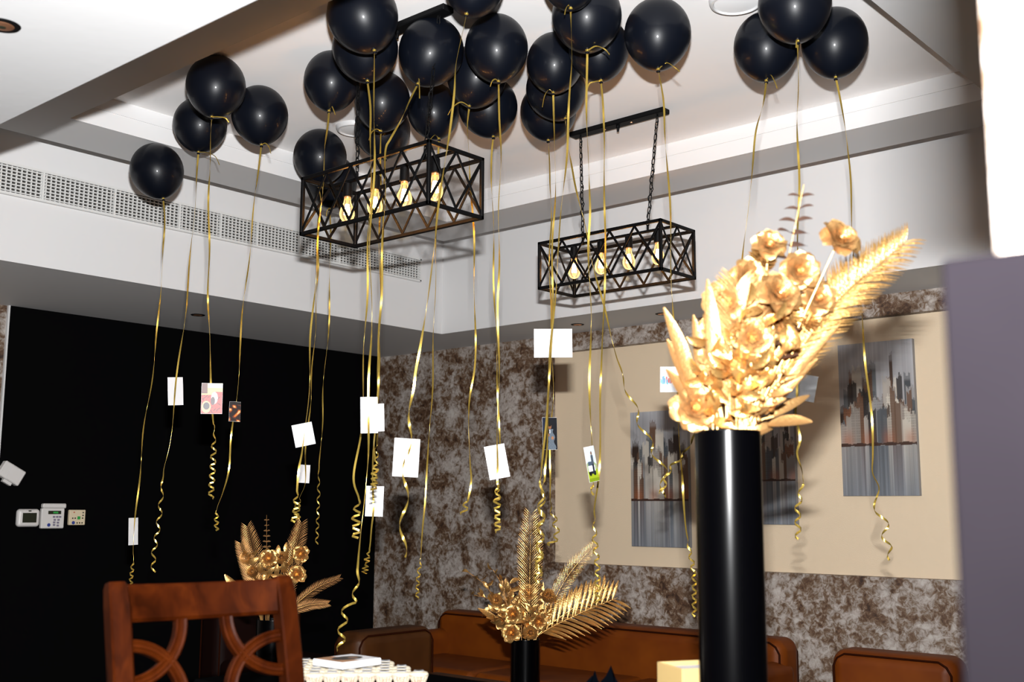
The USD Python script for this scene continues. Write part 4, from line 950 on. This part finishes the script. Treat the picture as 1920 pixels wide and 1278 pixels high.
def seat_unit(name, label, cat, x0, x1, y0, y1, zt, leather, back, arms, cushions=1, group=None):
    """back: side on which the backrest stands ('+y' or '-x'); arms: sides with an armrest."""
    t = thing(name, label, cat, ((x0 + x1) / 2, (y0 + y1) / 2, 0), group=group)
    add(t, "base", bevel(x1 - x0 - 0.06, y1 - y0 - 0.06, 0.18, 0.02, ((x0 + x1) / 2, (y0 + y1) / 2, 0.16)), leather)
    for sx in (x0 + 0.08, x1 - 0.08):
        for sy in (y0 + 0.08, y1 - 0.08):
            add(t, "foot", lathe([(0.018, 0.0), (0.024, 0.075)], 12, (sx, sy, 0)), "black_metal")
    bt = 0.24
    if back == "+y":
        b = add(t, "backrest", rounded(x1 - x0, bt, zt - 0.2, 0.075, ((x0 + x1) / 2, y1 - bt / 2, (zt + 0.2) / 2)), leather, smooth=True)
        for y in (y1 - bt + 0.012, y1 - 0.012):
            add(b, "piping", tube([(x0 + 0.022, y, 0.3), (x0 + 0.022, y, zt - 0.085), (x0 + 0.045, y, zt - 0.045), (x0 + 0.085, y, zt - 0.022), (x1 - 0.085, y, zt - 0.022), (x1 - 0.045, y, zt - 0.045), (x1 - 0.022, y, zt - 0.085), (x1 - 0.022, y, 0.3)], 0.006, 6), "piping")
        w = (x1 - x0) / cushions
        for k in range(cushions):
            add(t, "seat_cushion", rounded(w - 0.01, y1 - y0 - bt, 0.18, 0.05, (x0 + w * (k + 0.5), (y0 + y1 - bt) / 2, 0.335)), leather, smooth=True)
        for s in arms:
            xa = x0 + 0.06 if s < 0 else x1 - 0.06
            add(t, "armrest", rounded(0.15, y1 - y0 - 0.1, 0.46, 0.07, (xa, (y0 + y1) / 2 - 0.03, 0.36)), leather, smooth=True)
    else:
        b = add(t, "backrest", rounded(bt, y1 - y0, zt - 0.2, 0.075, (x0 + bt / 2, (y0 + y1) / 2, (zt + 0.2) / 2)), leather, smooth=True)
        for x in (x0 + 0.012, x0 + bt - 0.012):
            add(b, "piping", tube([(x, y0 + 0.022, 0.3), (x, y0 + 0.022, zt - 0.085), (x, y0 + 0.045, zt - 0.045), (x, y0 + 0.085, zt - 0.022), (x, y1 - 0.085, zt - 0.022), (x, y1 - 0.045, zt - 0.045), (x, y1 - 0.022, zt - 0.085), (x, y1 - 0.022, 0.3)], 0.006, 6), "piping")
        add(t, "seat_cushion", rounded(x1 - x0 - bt, y1 - y0, 0.2, 0.05, ((x0 + bt + x1) / 2, (y0 + y1) / 2, 0.36)), leather, smooth=True)
    return t


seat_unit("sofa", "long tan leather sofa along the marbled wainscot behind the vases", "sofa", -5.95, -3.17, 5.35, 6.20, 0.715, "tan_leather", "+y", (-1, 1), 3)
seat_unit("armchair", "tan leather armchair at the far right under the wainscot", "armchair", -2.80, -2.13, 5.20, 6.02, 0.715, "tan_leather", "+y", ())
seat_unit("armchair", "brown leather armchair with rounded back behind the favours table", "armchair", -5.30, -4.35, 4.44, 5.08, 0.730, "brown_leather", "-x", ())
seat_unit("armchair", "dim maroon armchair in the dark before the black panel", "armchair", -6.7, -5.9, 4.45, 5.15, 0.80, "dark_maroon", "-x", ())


def pedestal_table(label, x0, x1, y0, y1, z, name="bar_table"):
    t = thing(name, label, "table", ((x0 + x1) / 2, (y0 + y1) / 2, 0))
    add(t, "tabletop", bevel(x1 - x0, y1 - y0, 0.04, 0.006, ((x0 + x1) / 2, (y0 + y1) / 2, z - 0.02)), "black_table")
    add(t, "column", lathe([(0.05, 0.03), (0.035, 0.06), (0.035, z - 0.06), (0.09, z - 0.04)], 20, ((x0 + x1) / 2, (y0 + y1) / 2, 0)), "black_metal")
    add(t, "foot_plate", lathe([(0.26, 0.0), (0.26, 0.012), (0.05, 0.03)], 32, ((x0 + x1) / 2, (y0 + y1) / 2, 0)), "black_metal")
    return t


pedestal_table("black bar table carrying the rows of small favours", -2.95, -2.25, 1.95, 2.50, 0.951)
pedestal_table("black bar table below the tall black vase and the cream box", -2.02, -1.12, 1.98, 2.62, 0.955)
pedestal_table("low black table under the middle bouquet's vase", -4.35, -3.66, 4.35, 5.03, 0.40, "coffee_table")
pedestal_table("low black table under the bouquet behind the chair", -5.0, -4.36, 3.2, 3.85, 0.50, "coffee_table")

# ------------------------------------------------------------------ favours, album box, napkins, cream box
e1, e2 = unit((0.232, 0.246, 0)), unit((-0.246, 0.232, 0))
first = None
for j in range(6):
    for i in range(8 - (j + 1) // 2):
        p = np.array([-2.596, 2.079, 0.951]) + e1 * (0.049 * i - 0.02) + e2 * 0.056 * j
        lab = f"small speckled favour cup, {['first', 'second', 'third', 'fourth', 'fifth', 'sixth', 'seventh', 'eighth'][i]} from the left in the {['front', 'second', 'third', 'fourth', 'fifth', 'back'][j]} row"
        if first is None:
            first = thing("favour_cup", lab, "party favour", p, group="favour cups in rows on the bar table")
            prof_c = [(0.0005, 0.0), (0.016, 0.0), (0.0265, 0.028)]
            n = 36
            v, f = lathe(prof_c, n, p)
            ang = np.arange(n)
            for lv, amt in ((1, 0.0008), (2, 0.0014)):
                seg = slice(lv * n, (lv + 1) * n)
                c0 = np.array([p[0], p[1], 0])
                d = v[seg] - [p[0], p[1], p[2] + prof_c[lv][1]]
                v[seg] += d / np.linalg.norm(d, axis=1, keepdims=True) * (amt * np.where(ang % 2 == 0, 1, -1))[:, None]
            add(first, "cup", (v, f), "speckled_paper", smooth=False)
            add(first, "topping", lathe([(0.0265, 0.027), (0.0280, 0.031), (0.025, 0.036), (0.014, 0.0395), (0.0005, 0.040)], 20, p), "frosting")
            add(first, "photo_tile", bevel(0.027, 0.027, 0.0015, 0.0003, p + (0, 0, 0.0405), (e1, e2, (0, 0, 1))), "canvas_edge", smooth=False)
            add(first, "photo_figure", lathe([(0.0005, 0.0), (0.0095, 0.0)], 10, p + (0, 0, 0.0415)), "screen_dark")
        else:
            dup(first, lab, loc=p)
t = thing("album_box", "flat white box with a dark portrait print on its lid, lying on the favour cups", "box", (-2.60, 2.245, 0.9925))
add(t, "body", bevel(0.135, 0.150, 0.020, 0.003, (-2.60, 2.240, 1.0035)), "card")


def paint_lid(U, V):
    c = np.broadcast_to(lin(150, 112, 84), U.shape + (3,)).copy()
    c[(V > 0.45)] = lin(196, 196, 200)
    c[blob(U, V, 0.5, 0.5, 0.3, 0.36)] = lin(26, 28, 34)
    c[blob(U, V, 0.55, 0.62, 0.12, 0.12)] = lin(120, 90, 72)
    return c


painted(t, "lid_print", (-2.662, 2.170, 1.0140), (0.124, 0, 0), (0, 0.140, 0), 60, 60, paint_lid)
t = thing("gift_box", "cream open box standing left of the tall black vase", "box", (-1.512, 2.385, 0.955))
cx_, cy_, wx, wy, hh = -1.503, 2.405, 0.15, 0.13, 0.125
a1 = np.array([unit(RIGHT * [1, 1, 0] + 0.35 * np.array([FWD[0], FWD[1], 0])), (0, 0, 0), (0, 0, 1)])
a1[1] = np.cross(a1[2], a1[0])
for sx, sy, dx, dy in ((wx, 0.006, 0, -wy / 2), (wx, 0.006, 0, wy / 2), (0.006, wy, -wx / 2, 0), (0.006, wy, wx / 2, 0)):
    add(t, "side_panel", bevel(sx, sy, hh, 0.001, np.array([cx_, cy_, 0.955 + hh / 2]) + a1[0] * dx + a1[1] * dy, a1), "cream_box", smooth=False)
add(t, "lining", bevel(wx - 0.01, wy - 0.01, hh * 0.9, 0.001, (cx_, cy_, 0.957 + hh * 0.45), a1), "tissue", label="white tissue lining")
for k, (x, y, h, tw, lab) in enumerate(((-1.878, 2.478, 0.068, 0.4, "black napkin folded to a low point, left of two before the sofa"), (-1.842, 2.505, 0.082, -0.2, "black napkin folded to a tall point, right of two before the sofa"))):
    t = thing("napkin", lab, "napkin", (x, y, 0.955))
    base = np.array([x, y, 0.955])
    for q in range(3):
        a = tw + q * 2.1
        d = np.array([math.cos(a), math.sin(a), 0])
        s = np.array([-d[1], d[0], 0])
        z = np.array([0, 0, 1.0])
        tip = base + z * h * (1 - 0.22 * q) + d * 0.006
        vs = np.array([base - s * 0.030 - d * 0.004, base + s * 0.030 - d * 0.004, base + d * 0.022 + z * h * 0.3, tip, base - d * 0.012 + z * h * 0.3, base - s * 0.026 + z * h * 0.45, base + s * 0.026 + z * h * 0.45])
        f = np.array([(0, 2, 5), (2, 3, 5), (2, 1, 6), (2, 6, 3), (1, 4, 6), (6, 4, 3), (4, 0, 5), (4, 5, 3), (0, 1, 2), (0, 4, 1)])
        add(t, "fold", (vs, f), "black_cloth", smooth=False)

# ------------------------------------------------------------------ wooden chair
TLp, TRp = np.array([-2.294, 1.318, 1.285]), np.array([-2.225, 1.714, 1.285])
wv = unit(TRp - TLp)
W = np.linalg.norm(TRp - TLp)
nb = unit(np.array([-wv[1], wv[0], 0]))              # backwards, away from the camera
al = math.radians(13)
dn = np.array([0, 0, -math.cos(al)]) - math.sin(al) * nb      # down along the reclined back
nn = np.cross(wv, dn)
nn = nn if nn @ nb > 0 else -nn
chair = thing("dining_chair", "cherry wood bar chair with interlaced curved slats in its back", "chair", ((TLp + TRp) / 2 - [0, 0, 1.285] - nb * 0.3))
BL = 0.56                                            # length of the back above the seat
for P0, s in ((TLp, -1), (TRp, 1)):
    tt = np.array([0.0, 0.012, 0.05, 0.2, BL])
    path = [P0 + dn * x + nb * 0.02 * math.exp(-x * 12) for x in tt]
    wdt = np.array([0.036, 0.043, 0.047, 0.046, 0.044]) / 2
    dpt = np.array([0.030, 0.040, 0.046, 0.046, 0.048]) / 2
    V = []
    for p, a, b in zip(path, wdt, dpt):
        for ca, cb in ((-1, -.8), (-.8, -1), (.8, -1), (1, -.8), (1, .8), (.8, 1), (-.8, 1), (-1, .8)):
            V.append(p + wv * a * ca + nn * b * cb)
    f = []
    for i in range(4):
        for j in range(8):
            a, b = i * 8 + j, i * 8 + (j + 1) % 8
            f += [(a, b, b + 8), (a, b + 8, a + 8)]
    for j in range(1, 7):
        f += [(0, j + 1, j), (32, 32 + j, 33 + j)]
    m = trimesh.Trimesh(np.array(V), np.array(f), process=False)
    trimesh.repair.fix_normals(m)
    add(chair, "back_post", m, "cherry_wood")
uu = np.linspace(-0.5, 0.5, 17)
mid = (TLp + TRp) / 2
prof_r = [(-0.041, -0.010), (-0.034, -0.014), (0.034, -0.014), (0.041, -0.008), (0.041, 0.008), (0.034, 0.013), (-0.034, 0.013), (-0.041, 0.010)]
path = [mid + wv * W * x + dn * 0.046 + nb * (0.010 + 0.026 * (1 - (2 * x) ** 2)) + dn * 0.004 * math.cos(x * 3) for x in uu]
add(chair, "top_rail", sweep(path, [dn] * 17, [nn] * 17, prof_r), "cherry_wood")
prof_a = [(-0.0135, -0.009), (-0.010, -0.012), (-0.005, -0.009), (-0.003, -0.012), (0.003, -0.012), (0.005, -0.009), (0.010, -0.012), (0.0135, -0.009), (0.0135, 0.010), (-0.0135, 0.010)]
R0 = 0.128
for s, P0 in ((1, TLp), (-1, TRp)):
    for c_d in (0.088, 0.265, 0.442):
        ths = np.linspace(-math.pi / 2, math.pi / 2, 29) if c_d > 0.1 else np.linspace(0, math.pi / 2, 15)
        path, us = [], []
        for th in ths:
            o = s * wv * math.cos(th) + dn * math.sin(th)
            p = P0 + s * wv * 0.018 + dn * c_d + o * np.array([R0])
            path.append(p + nb * (0.010 + 0.012 * math.cos(th)))
            us.append(o)
        path = np.array(path)
        keep = [(q - P0) @ dn < BL - 0.01 for q in path]
        path, us = path[keep], np.array(us)[keep]
        add(chair, "curved_slat", sweep(path, us, [nn] * len(path), prof_a), "cherry_wood")
seat_c = mid + dn * BL - nb * 0.21
add(chair, "lower_rail", bar(TLp + dn * (BL - 0.06), TRp + dn * (BL - 0.06), 0.05, 0.025, nb), "cherry_wood")
add(chair, "seat", rounded(W + 0.07, 0.43, 0.07, 0.03, seat_c, (wv, nb, (0, 0, 1))), "cherry_wood", smooth=True)
zs_ = seat_c[2]
for s in (-1, 1):
    for d in (-1, 1):
        a = seat_c + wv * s * W / 2 + nb * d * 0.18
        b = a + wv * s * 0.02 + nb * d * 0.03
        b[2] = 0
        add(chair, "leg", bar(a, b, 0.04), "cherry_wood")
for s in (-1, 1):
    a = seat_c + wv * s * (W / 2 + 0.012)
    a[2] = 0.28
    add(chair, "stretcher", bar(a - nb * 0.2, a + nb * 0.2, 0.025), "cherry_wood")

# ------------------------------------------------------------------ vases and gold stems
VASES = [(np.array([-1.338, 2.287, 1.629]), 0.955, 0.0755, "tall glossy black cylinder vase in the foreground holding the big gold bouquet"),
         (np.array([-4.006, 4.693, 0.762]), 0.40, 0.0785, "black cylinder vase holding the middle gold bouquet before the sofa"),
         (np.array([-4.679, 3.538, 0.900]), 0.50, 0.0785, "black cylinder vase in the dark behind the chair holding a gold bouquet")]
for c, z0, r, lab in VASES:
    t = thing("vase", lab, "vase", (c[0], c[1], z0), group="black cylinder vases")
    h = c[2] - z0
    add(t, "body", lathe([(0.0005, 0.0), (r - 0.004, 0.0), (r, 0.004), (r, h - 0.003), (r - 0.002, h), (r - 0.005, h - 0.002), (r - 0.005, 0.02), (0.0005, 0.02)], 64, (c[0], c[1], z0)), "black_glaze", smooth=40)


def grid_mesh(P):
    nu, nv = P.shape[:2]
    f = []
    for i in range(nu - 1):
        for j in range(nv - 1):
            a = i * nv + j
            f += [(a, a + 1, a + nv + 1), (a, a + nv + 1, a + nv)]
    return P.reshape(-1, 3), np.array(f)


def petal(base, out, axis, length, width, a0, a1, cup=0.22, nu=8, nv=7):
    """A petal that leaves base leaning a0 from the axis and ends leaning a1."""
    out, axis = unit(out), unit(axis)
    side = np.cross(axis, out)
    P = np.zeros((nu, nv, 3))
    p = np.array(base, float)
    for i in range(nu):
        s = i / (nu - 1)
        a = a0 + (a1 - a0) * s**1.3
        d = out * math.sin(a) + axis * math.cos(a)
        nrm = out * math.cos(a) - axis * math.sin(a)
        if i:
            p = p + d * length / (nu - 1)
        w = width * (0.30 + 0.95 * math.sin(math.pi * min(0.93, 0.10 + 0.72 * s)) ** 0.8) * (1 - 0.25 * s**6)
        for j in range(nv):
            t = 2 * j / (nv - 1) - 1
            P[i, j] = p + side * w * t * 0.5 - nrm * cup * w * (t * t) * (1 - 0.6 * s) + nrm * width * s * (0.05 * math.sin(4.5 * t + 3 * a0) + 0.05 * t * math.sin(7 * s))
    return grid_mesh(P)


def leaf(base, tip, width, normal, bend=0.1, fold=0.25, nu=10):
    base, tip = np.asarray(base, float), np.asarray(tip, float)
    d = tip - base
    L = np.linalg.norm(d)
    d = d / L
    side = unit(np.cross(d, normal))
    nrm = np.cross(side, d)
    P = np.zeros((nu, 3, 3))
    for i in range(nu):
        s = i / (nu - 1)
        c = base + d * L * s + nrm * bend * L * 4 * s * (1 - s)
        w = width * 0.5 * (math.sin(math.pi * (0.06 + 0.92 * s)) ** 0.75)
        for j, t in enumerate((-1, 0, 1)):
            P[i, j] = c + side * w * t + nrm * fold * w * abs(t)
    return grid_mesh(P)


def stem_path(a, b, sag, n=12):
    a, b = np.asarray(a, float), np.asarray(b, float)
    m = (a + b) / 2
    out = np.array([b[0] - a[0], b[1] - a[1], 0])
    m = m - out * 0.18 + np.array([0, 0, np.linalg.norm(b - a) * sag])
    return spline([a, m, b], n)


KINDS = {"rose": ("gold_rose", "flower"), "bud": ("gold_bud", "flower"), "eucalyptus": ("eucalyptus_sprig", "sprig"), "plume": ("feather_leaf", "leaf"), "blade": ("blade_leaf", "leaf"), "palm": ("palm_frond", "leaf"), "spray": ("bud_spray", "sprig"), "branch": ("beaded_twig", "sprig")}
toward = -np.array([FWD[0], FWD[1], 0.0])
toward = unit(toward)
for q, (vi, kind, tip, size, lab) in enumerate(STEMS):
    rng = np.random.default_rng(500 + q)
    c, z0, vr, _ = VASES[vi]
    tip = np.array(tip)
    flat = tip - c
    flat[2] = 0
    root = c + unit(flat) * min(vr * 0.7, np.linalg.norm(flat) * 0.6) + rng.uniform(-0.015, 0.015, 3) * [1, 1, 0] - [0, 0, 0.10]
    rim = c + unit(flat) * min(vr * 0.78, np.linalg.norm(flat) * 0.7) + np.array([0, 0, 0.01])
    nm, ct = KINDS[kind]
    share = "packed" in lab or "inside the" in lab
    t = thing(nm, lab, ct, root, group=(f"{nm.replace('_', ' ')} pieces filling bouquet {vi + 1}" if share else f"gold stems of bouquet {('in the tall vase', 'in the middle', 'behind the chair')[vi]}"))
    pale = "gold_pale" if vi == 0 else "gold"
    if kind in ("rose", "bud"):
        ax = unit(0.45 * unit(tip - c) + 1.3 * toward + np.array([0, 0, -0.15]) + rng.uniform(-0.35, 0.35, 3))
        base = tip - ax * size * 0.45
        sp = spline([root, rim, (rim + base) / 2 + rng.uniform(-0.01, 0.01, 3), base], 14)
        add(t, "stem", tube(sp, 0.0022, 6), "stem_gold")
        u, w = perp(ax)
        if kind == "rose":
            add(t, "calyx", lathe([(0.002, -0.35 * size), (0.2 * size, -0.1 * size), (0.28 * size, 0.08 * size)], 12, base, ax), "gold_brown")
            add(t, "heart", lathe([(0.10 * size, 0.0), (0.20 * size, 0.14 * size), (0.22 * size, 0.30 * size), (0.16 * size, 0.44 * size), (0.11 * size, 0.40 * size), (0.05 * size, 0.46 * size), (0.0005, 0.42 * size)], 12, base, ax), pale)
            for ringk, (n, a0, a1, ln, wd, br) in enumerate(((5, 0.85, 1.95, 1.05, 0.98, 0.14), (5, 0.58, 1.45, 0.92, 0.86, 0.12), (5, 0.36, 0.95, 0.76, 0.70, 0.10), (4, 0.18, 0.50, 0.62, 0.52, 0.08))):
                for k in range(n):
                    a = 2 * np.pi * (k + 0.5 * ringk) / n + rng.uniform(-0.2, 0.2)
                    o = math.cos(a) * u + math.sin(a) * w
                    add(t, "petal", petal(base + o * br * size, o, ax, size * ln * rng.uniform(0.92, 1.08), size * wd, a0, a1 + rng.uniform(-0.2, 0.2)), pale, smooth=True)
        else:
            add(t, "heart", lathe([(0.0005, 0.0), (0.16 * size, 0.10 * size), (0.22 * size, 0.38 * size), (0.18 * size, 0.7 * size), (0.08 * size, 0.85 * size), (0.0005, 0.9 * size)], 14, base, ax), "gold_brown")
            sp_ = []
            for k in range(130):
                hgt, a = k / 130, k * 2.39996
                rr = size * (0.10 + 0.30 * math.sin(math.pi * (0.12 + 0.8 * hgt)))
                o = math.cos(a) * u + math.sin(a) * w
                b0 = base + ax * hgt * size * 0.95 + o * rr * 0.8
                sp_.append(leaf(b0, b0 + (o * 0.75 + ax * 0.9) * size * 0.36, size * 0.13, o, -0.12, 0.3, 5))
            add(t, "scales", cat_(*sp_), "gold", smooth=True, kind="stuff")
    elif kind == "eucalyptus":
        sp = spline([root, rim, rim * 0.5 + tip * 0.5 + rng.uniform(-0.006, 0.006, 3), tip], 24)
        add(t, "stem", tube(sp, np.linspace(0.0025, 0.0010, 24), 6), "gold_brown")
        for k in range(13):
            s = 0.40 + 0.59 * k / 12
            p = sp[int(s * 23)]
            r = size * (1.7 - 1.0 * k / 12)
            for sd in (-1, 1):
                o = unit(RIGHT * sd + toward * 0.5 * math.sin(k * 1.3) * sd + np.array([0, 0, 0.15]))
                add(t, "leaf", leaf(p, p + o * r * 1.25, r * 1.15, unit(np.array([0, 0, 1.0]) + 0.55 * toward), 0.08, 0.15, 7), "leaf_brown" if vi == 0 else "gold_brown", smooth=True)
    elif kind == "plume":
        d = tip - rim
        nrm = unit(toward * 1.0 + np.array([0, 0, 0.35]) - unit(d) * (toward @ unit(d)))
        L = np.linalg.norm(d)
        bow = np.cross(unit(d), nrm)
        sp = spline([root, rim, rim + d * 0.5 + np.array([0, 0, 0.10 * L]), tip], 40)
        add(t, "rachis", tube(sp, np.linspace(0.0026, 0.0008, 40), 6), pale)
        barbs = []
        n = 64 if vi == 0 else 40
        for k in range(n):
            s = 0.30 + 0.70 * k / (n - 1)
            i = min(38, int(s * 39))
            p = sp[i] + (sp[i + 1] - sp[i]) * (s * 39 - i)
            tg = unit(sp[i + 1] - sp[i])
            bl = size * 0.62 * (0.35 + 1.0 * math.sin(math.pi * (0.18 + 0.74 * (k / n))))
            for sd in (-1, 1):
                sdv = unit(np.cross(tg, nrm)) * sd
                barbs.append(leaf(p, p + (tg * 0.85 + sdv * 0.75 + nrm * 0.12 * rng.uniform(-1, 1)) * bl, size * (0.034 if vi else 0.042), nrm, 0.12, 0.1, 4))
        add(t, "barbs", cat_(*barbs), "gold_brown" if "brown" in lab or vi == 2 or "dim" in lab else "gold", smooth=True, kind="stuff")
    elif kind == "blade":
        mid_ = rim + (tip - rim) * 0.35 + np.array([0, 0, 0.02])
        add(t, "stem", tube(spline([root, rim, mid_], 8), 0.0022, 6), "stem_gold")
        nrm = unit(toward + np.array([0, 0, 0.6]) + rng.uniform(-0.3, 0.3, 3))
        add(t, "blade", leaf(rim + (tip - rim) * 0.25, tip, size * 1.15, nrm, 0.05 + rng.uniform(-0.02, 0.03), 0.3, 14), pale, smooth=True)
    elif kind == "palm":
        d = tip - rim
        L = np.linalg.norm(d)
        sp = spline([root, rim, rim + d * 0.5 + np.array([0, 0, 0.03 * L]), tip], 40)
        add(t, "rachis", tube(sp, np.linspace(0.0034, 0.0012, 40), 6), "gold")
        nrm = unit(toward + np.array([0, 0, 0.4]))
        for k in range(15):
            s = 0.28 + 0.70 * k / 14
            i = int(s * 38)
            p, tg = sp[i], unit(sp[i + 1] - sp[i])
            ln = size * (0.45 + 0.75 * math.sin(math.pi * (0.25 + 0.62 * k / 14)))
            for sd in (-1, 1):
                sdv = unit(np.cross(tg, nrm)) * sd
                if sdv[2] < 0:
                    e = p + (tg * 0.72 + sdv * 0.62 + np.array([0, 0, -0.10]) + toward * 0.12) * ln * 0.85
                else:
                    e = p + (tg * 0.62 + sdv * 0.78) * ln * 0.85
                add(t, "leaflet", leaf(p, e, 0.017 if sd * 1 else 0.015, unit(nrm + 0.3 * np.array([0, 0, 1])), 0.07, 0.3, 8), "gold", smooth=True)
    elif kind == "spray":
        sp = spline([root, rim, rim + (tip - rim) * 0.55 + np.array([0, 0, 0.06]), tip], 24)
        add(t, "stem", tube(sp, 0.0022, 6), "gold_brown")
        for k in range(9):
            s = 0.5 + 0.5 * k / 8
            p = sp[min(23, int(s * 23))]
            o = unit(rng.uniform(-1, 1, 3) + np.array([0, 0, 0.6]) + toward * 0.3)
            add(t, "bud_leaf", leaf(p, p + o * size * 1.25, size * 0.55, rng.uniform(-1, 1, 3) + toward, 0.14, 0.45, 7), "gold", smooth=True)
    else:
        sp = spline([root, rim, rim + (tip - rim) * 0.55 + rng.uniform(-0.015, 0.015, 3), tip], 20)
        add(t, "stem", tube(sp, 0.002, 6), "gold_brown")
        for k in range(10):
            p = sp[9 + k] + rng.uniform(-0.012, 0.012, 3)
            add(t, "bead", trimesh.Trimesh(*rounded(0.013, 0.013, 0.013, 0.006, p, sub=1)), "gold_pale", smooth=True)
        for k in range(5):
            p = sp[8 + 2 * k]
            o = unit(rng.uniform(-1, 1, 3) + unit(tip - rim) * 1.2)
            add(t, "leaf", leaf(p, p + o * 0.055, 0.018, rng.uniform(-1, 1, 3) + toward, 0.1, 0.3, 6), "gold_pale", smooth=True)
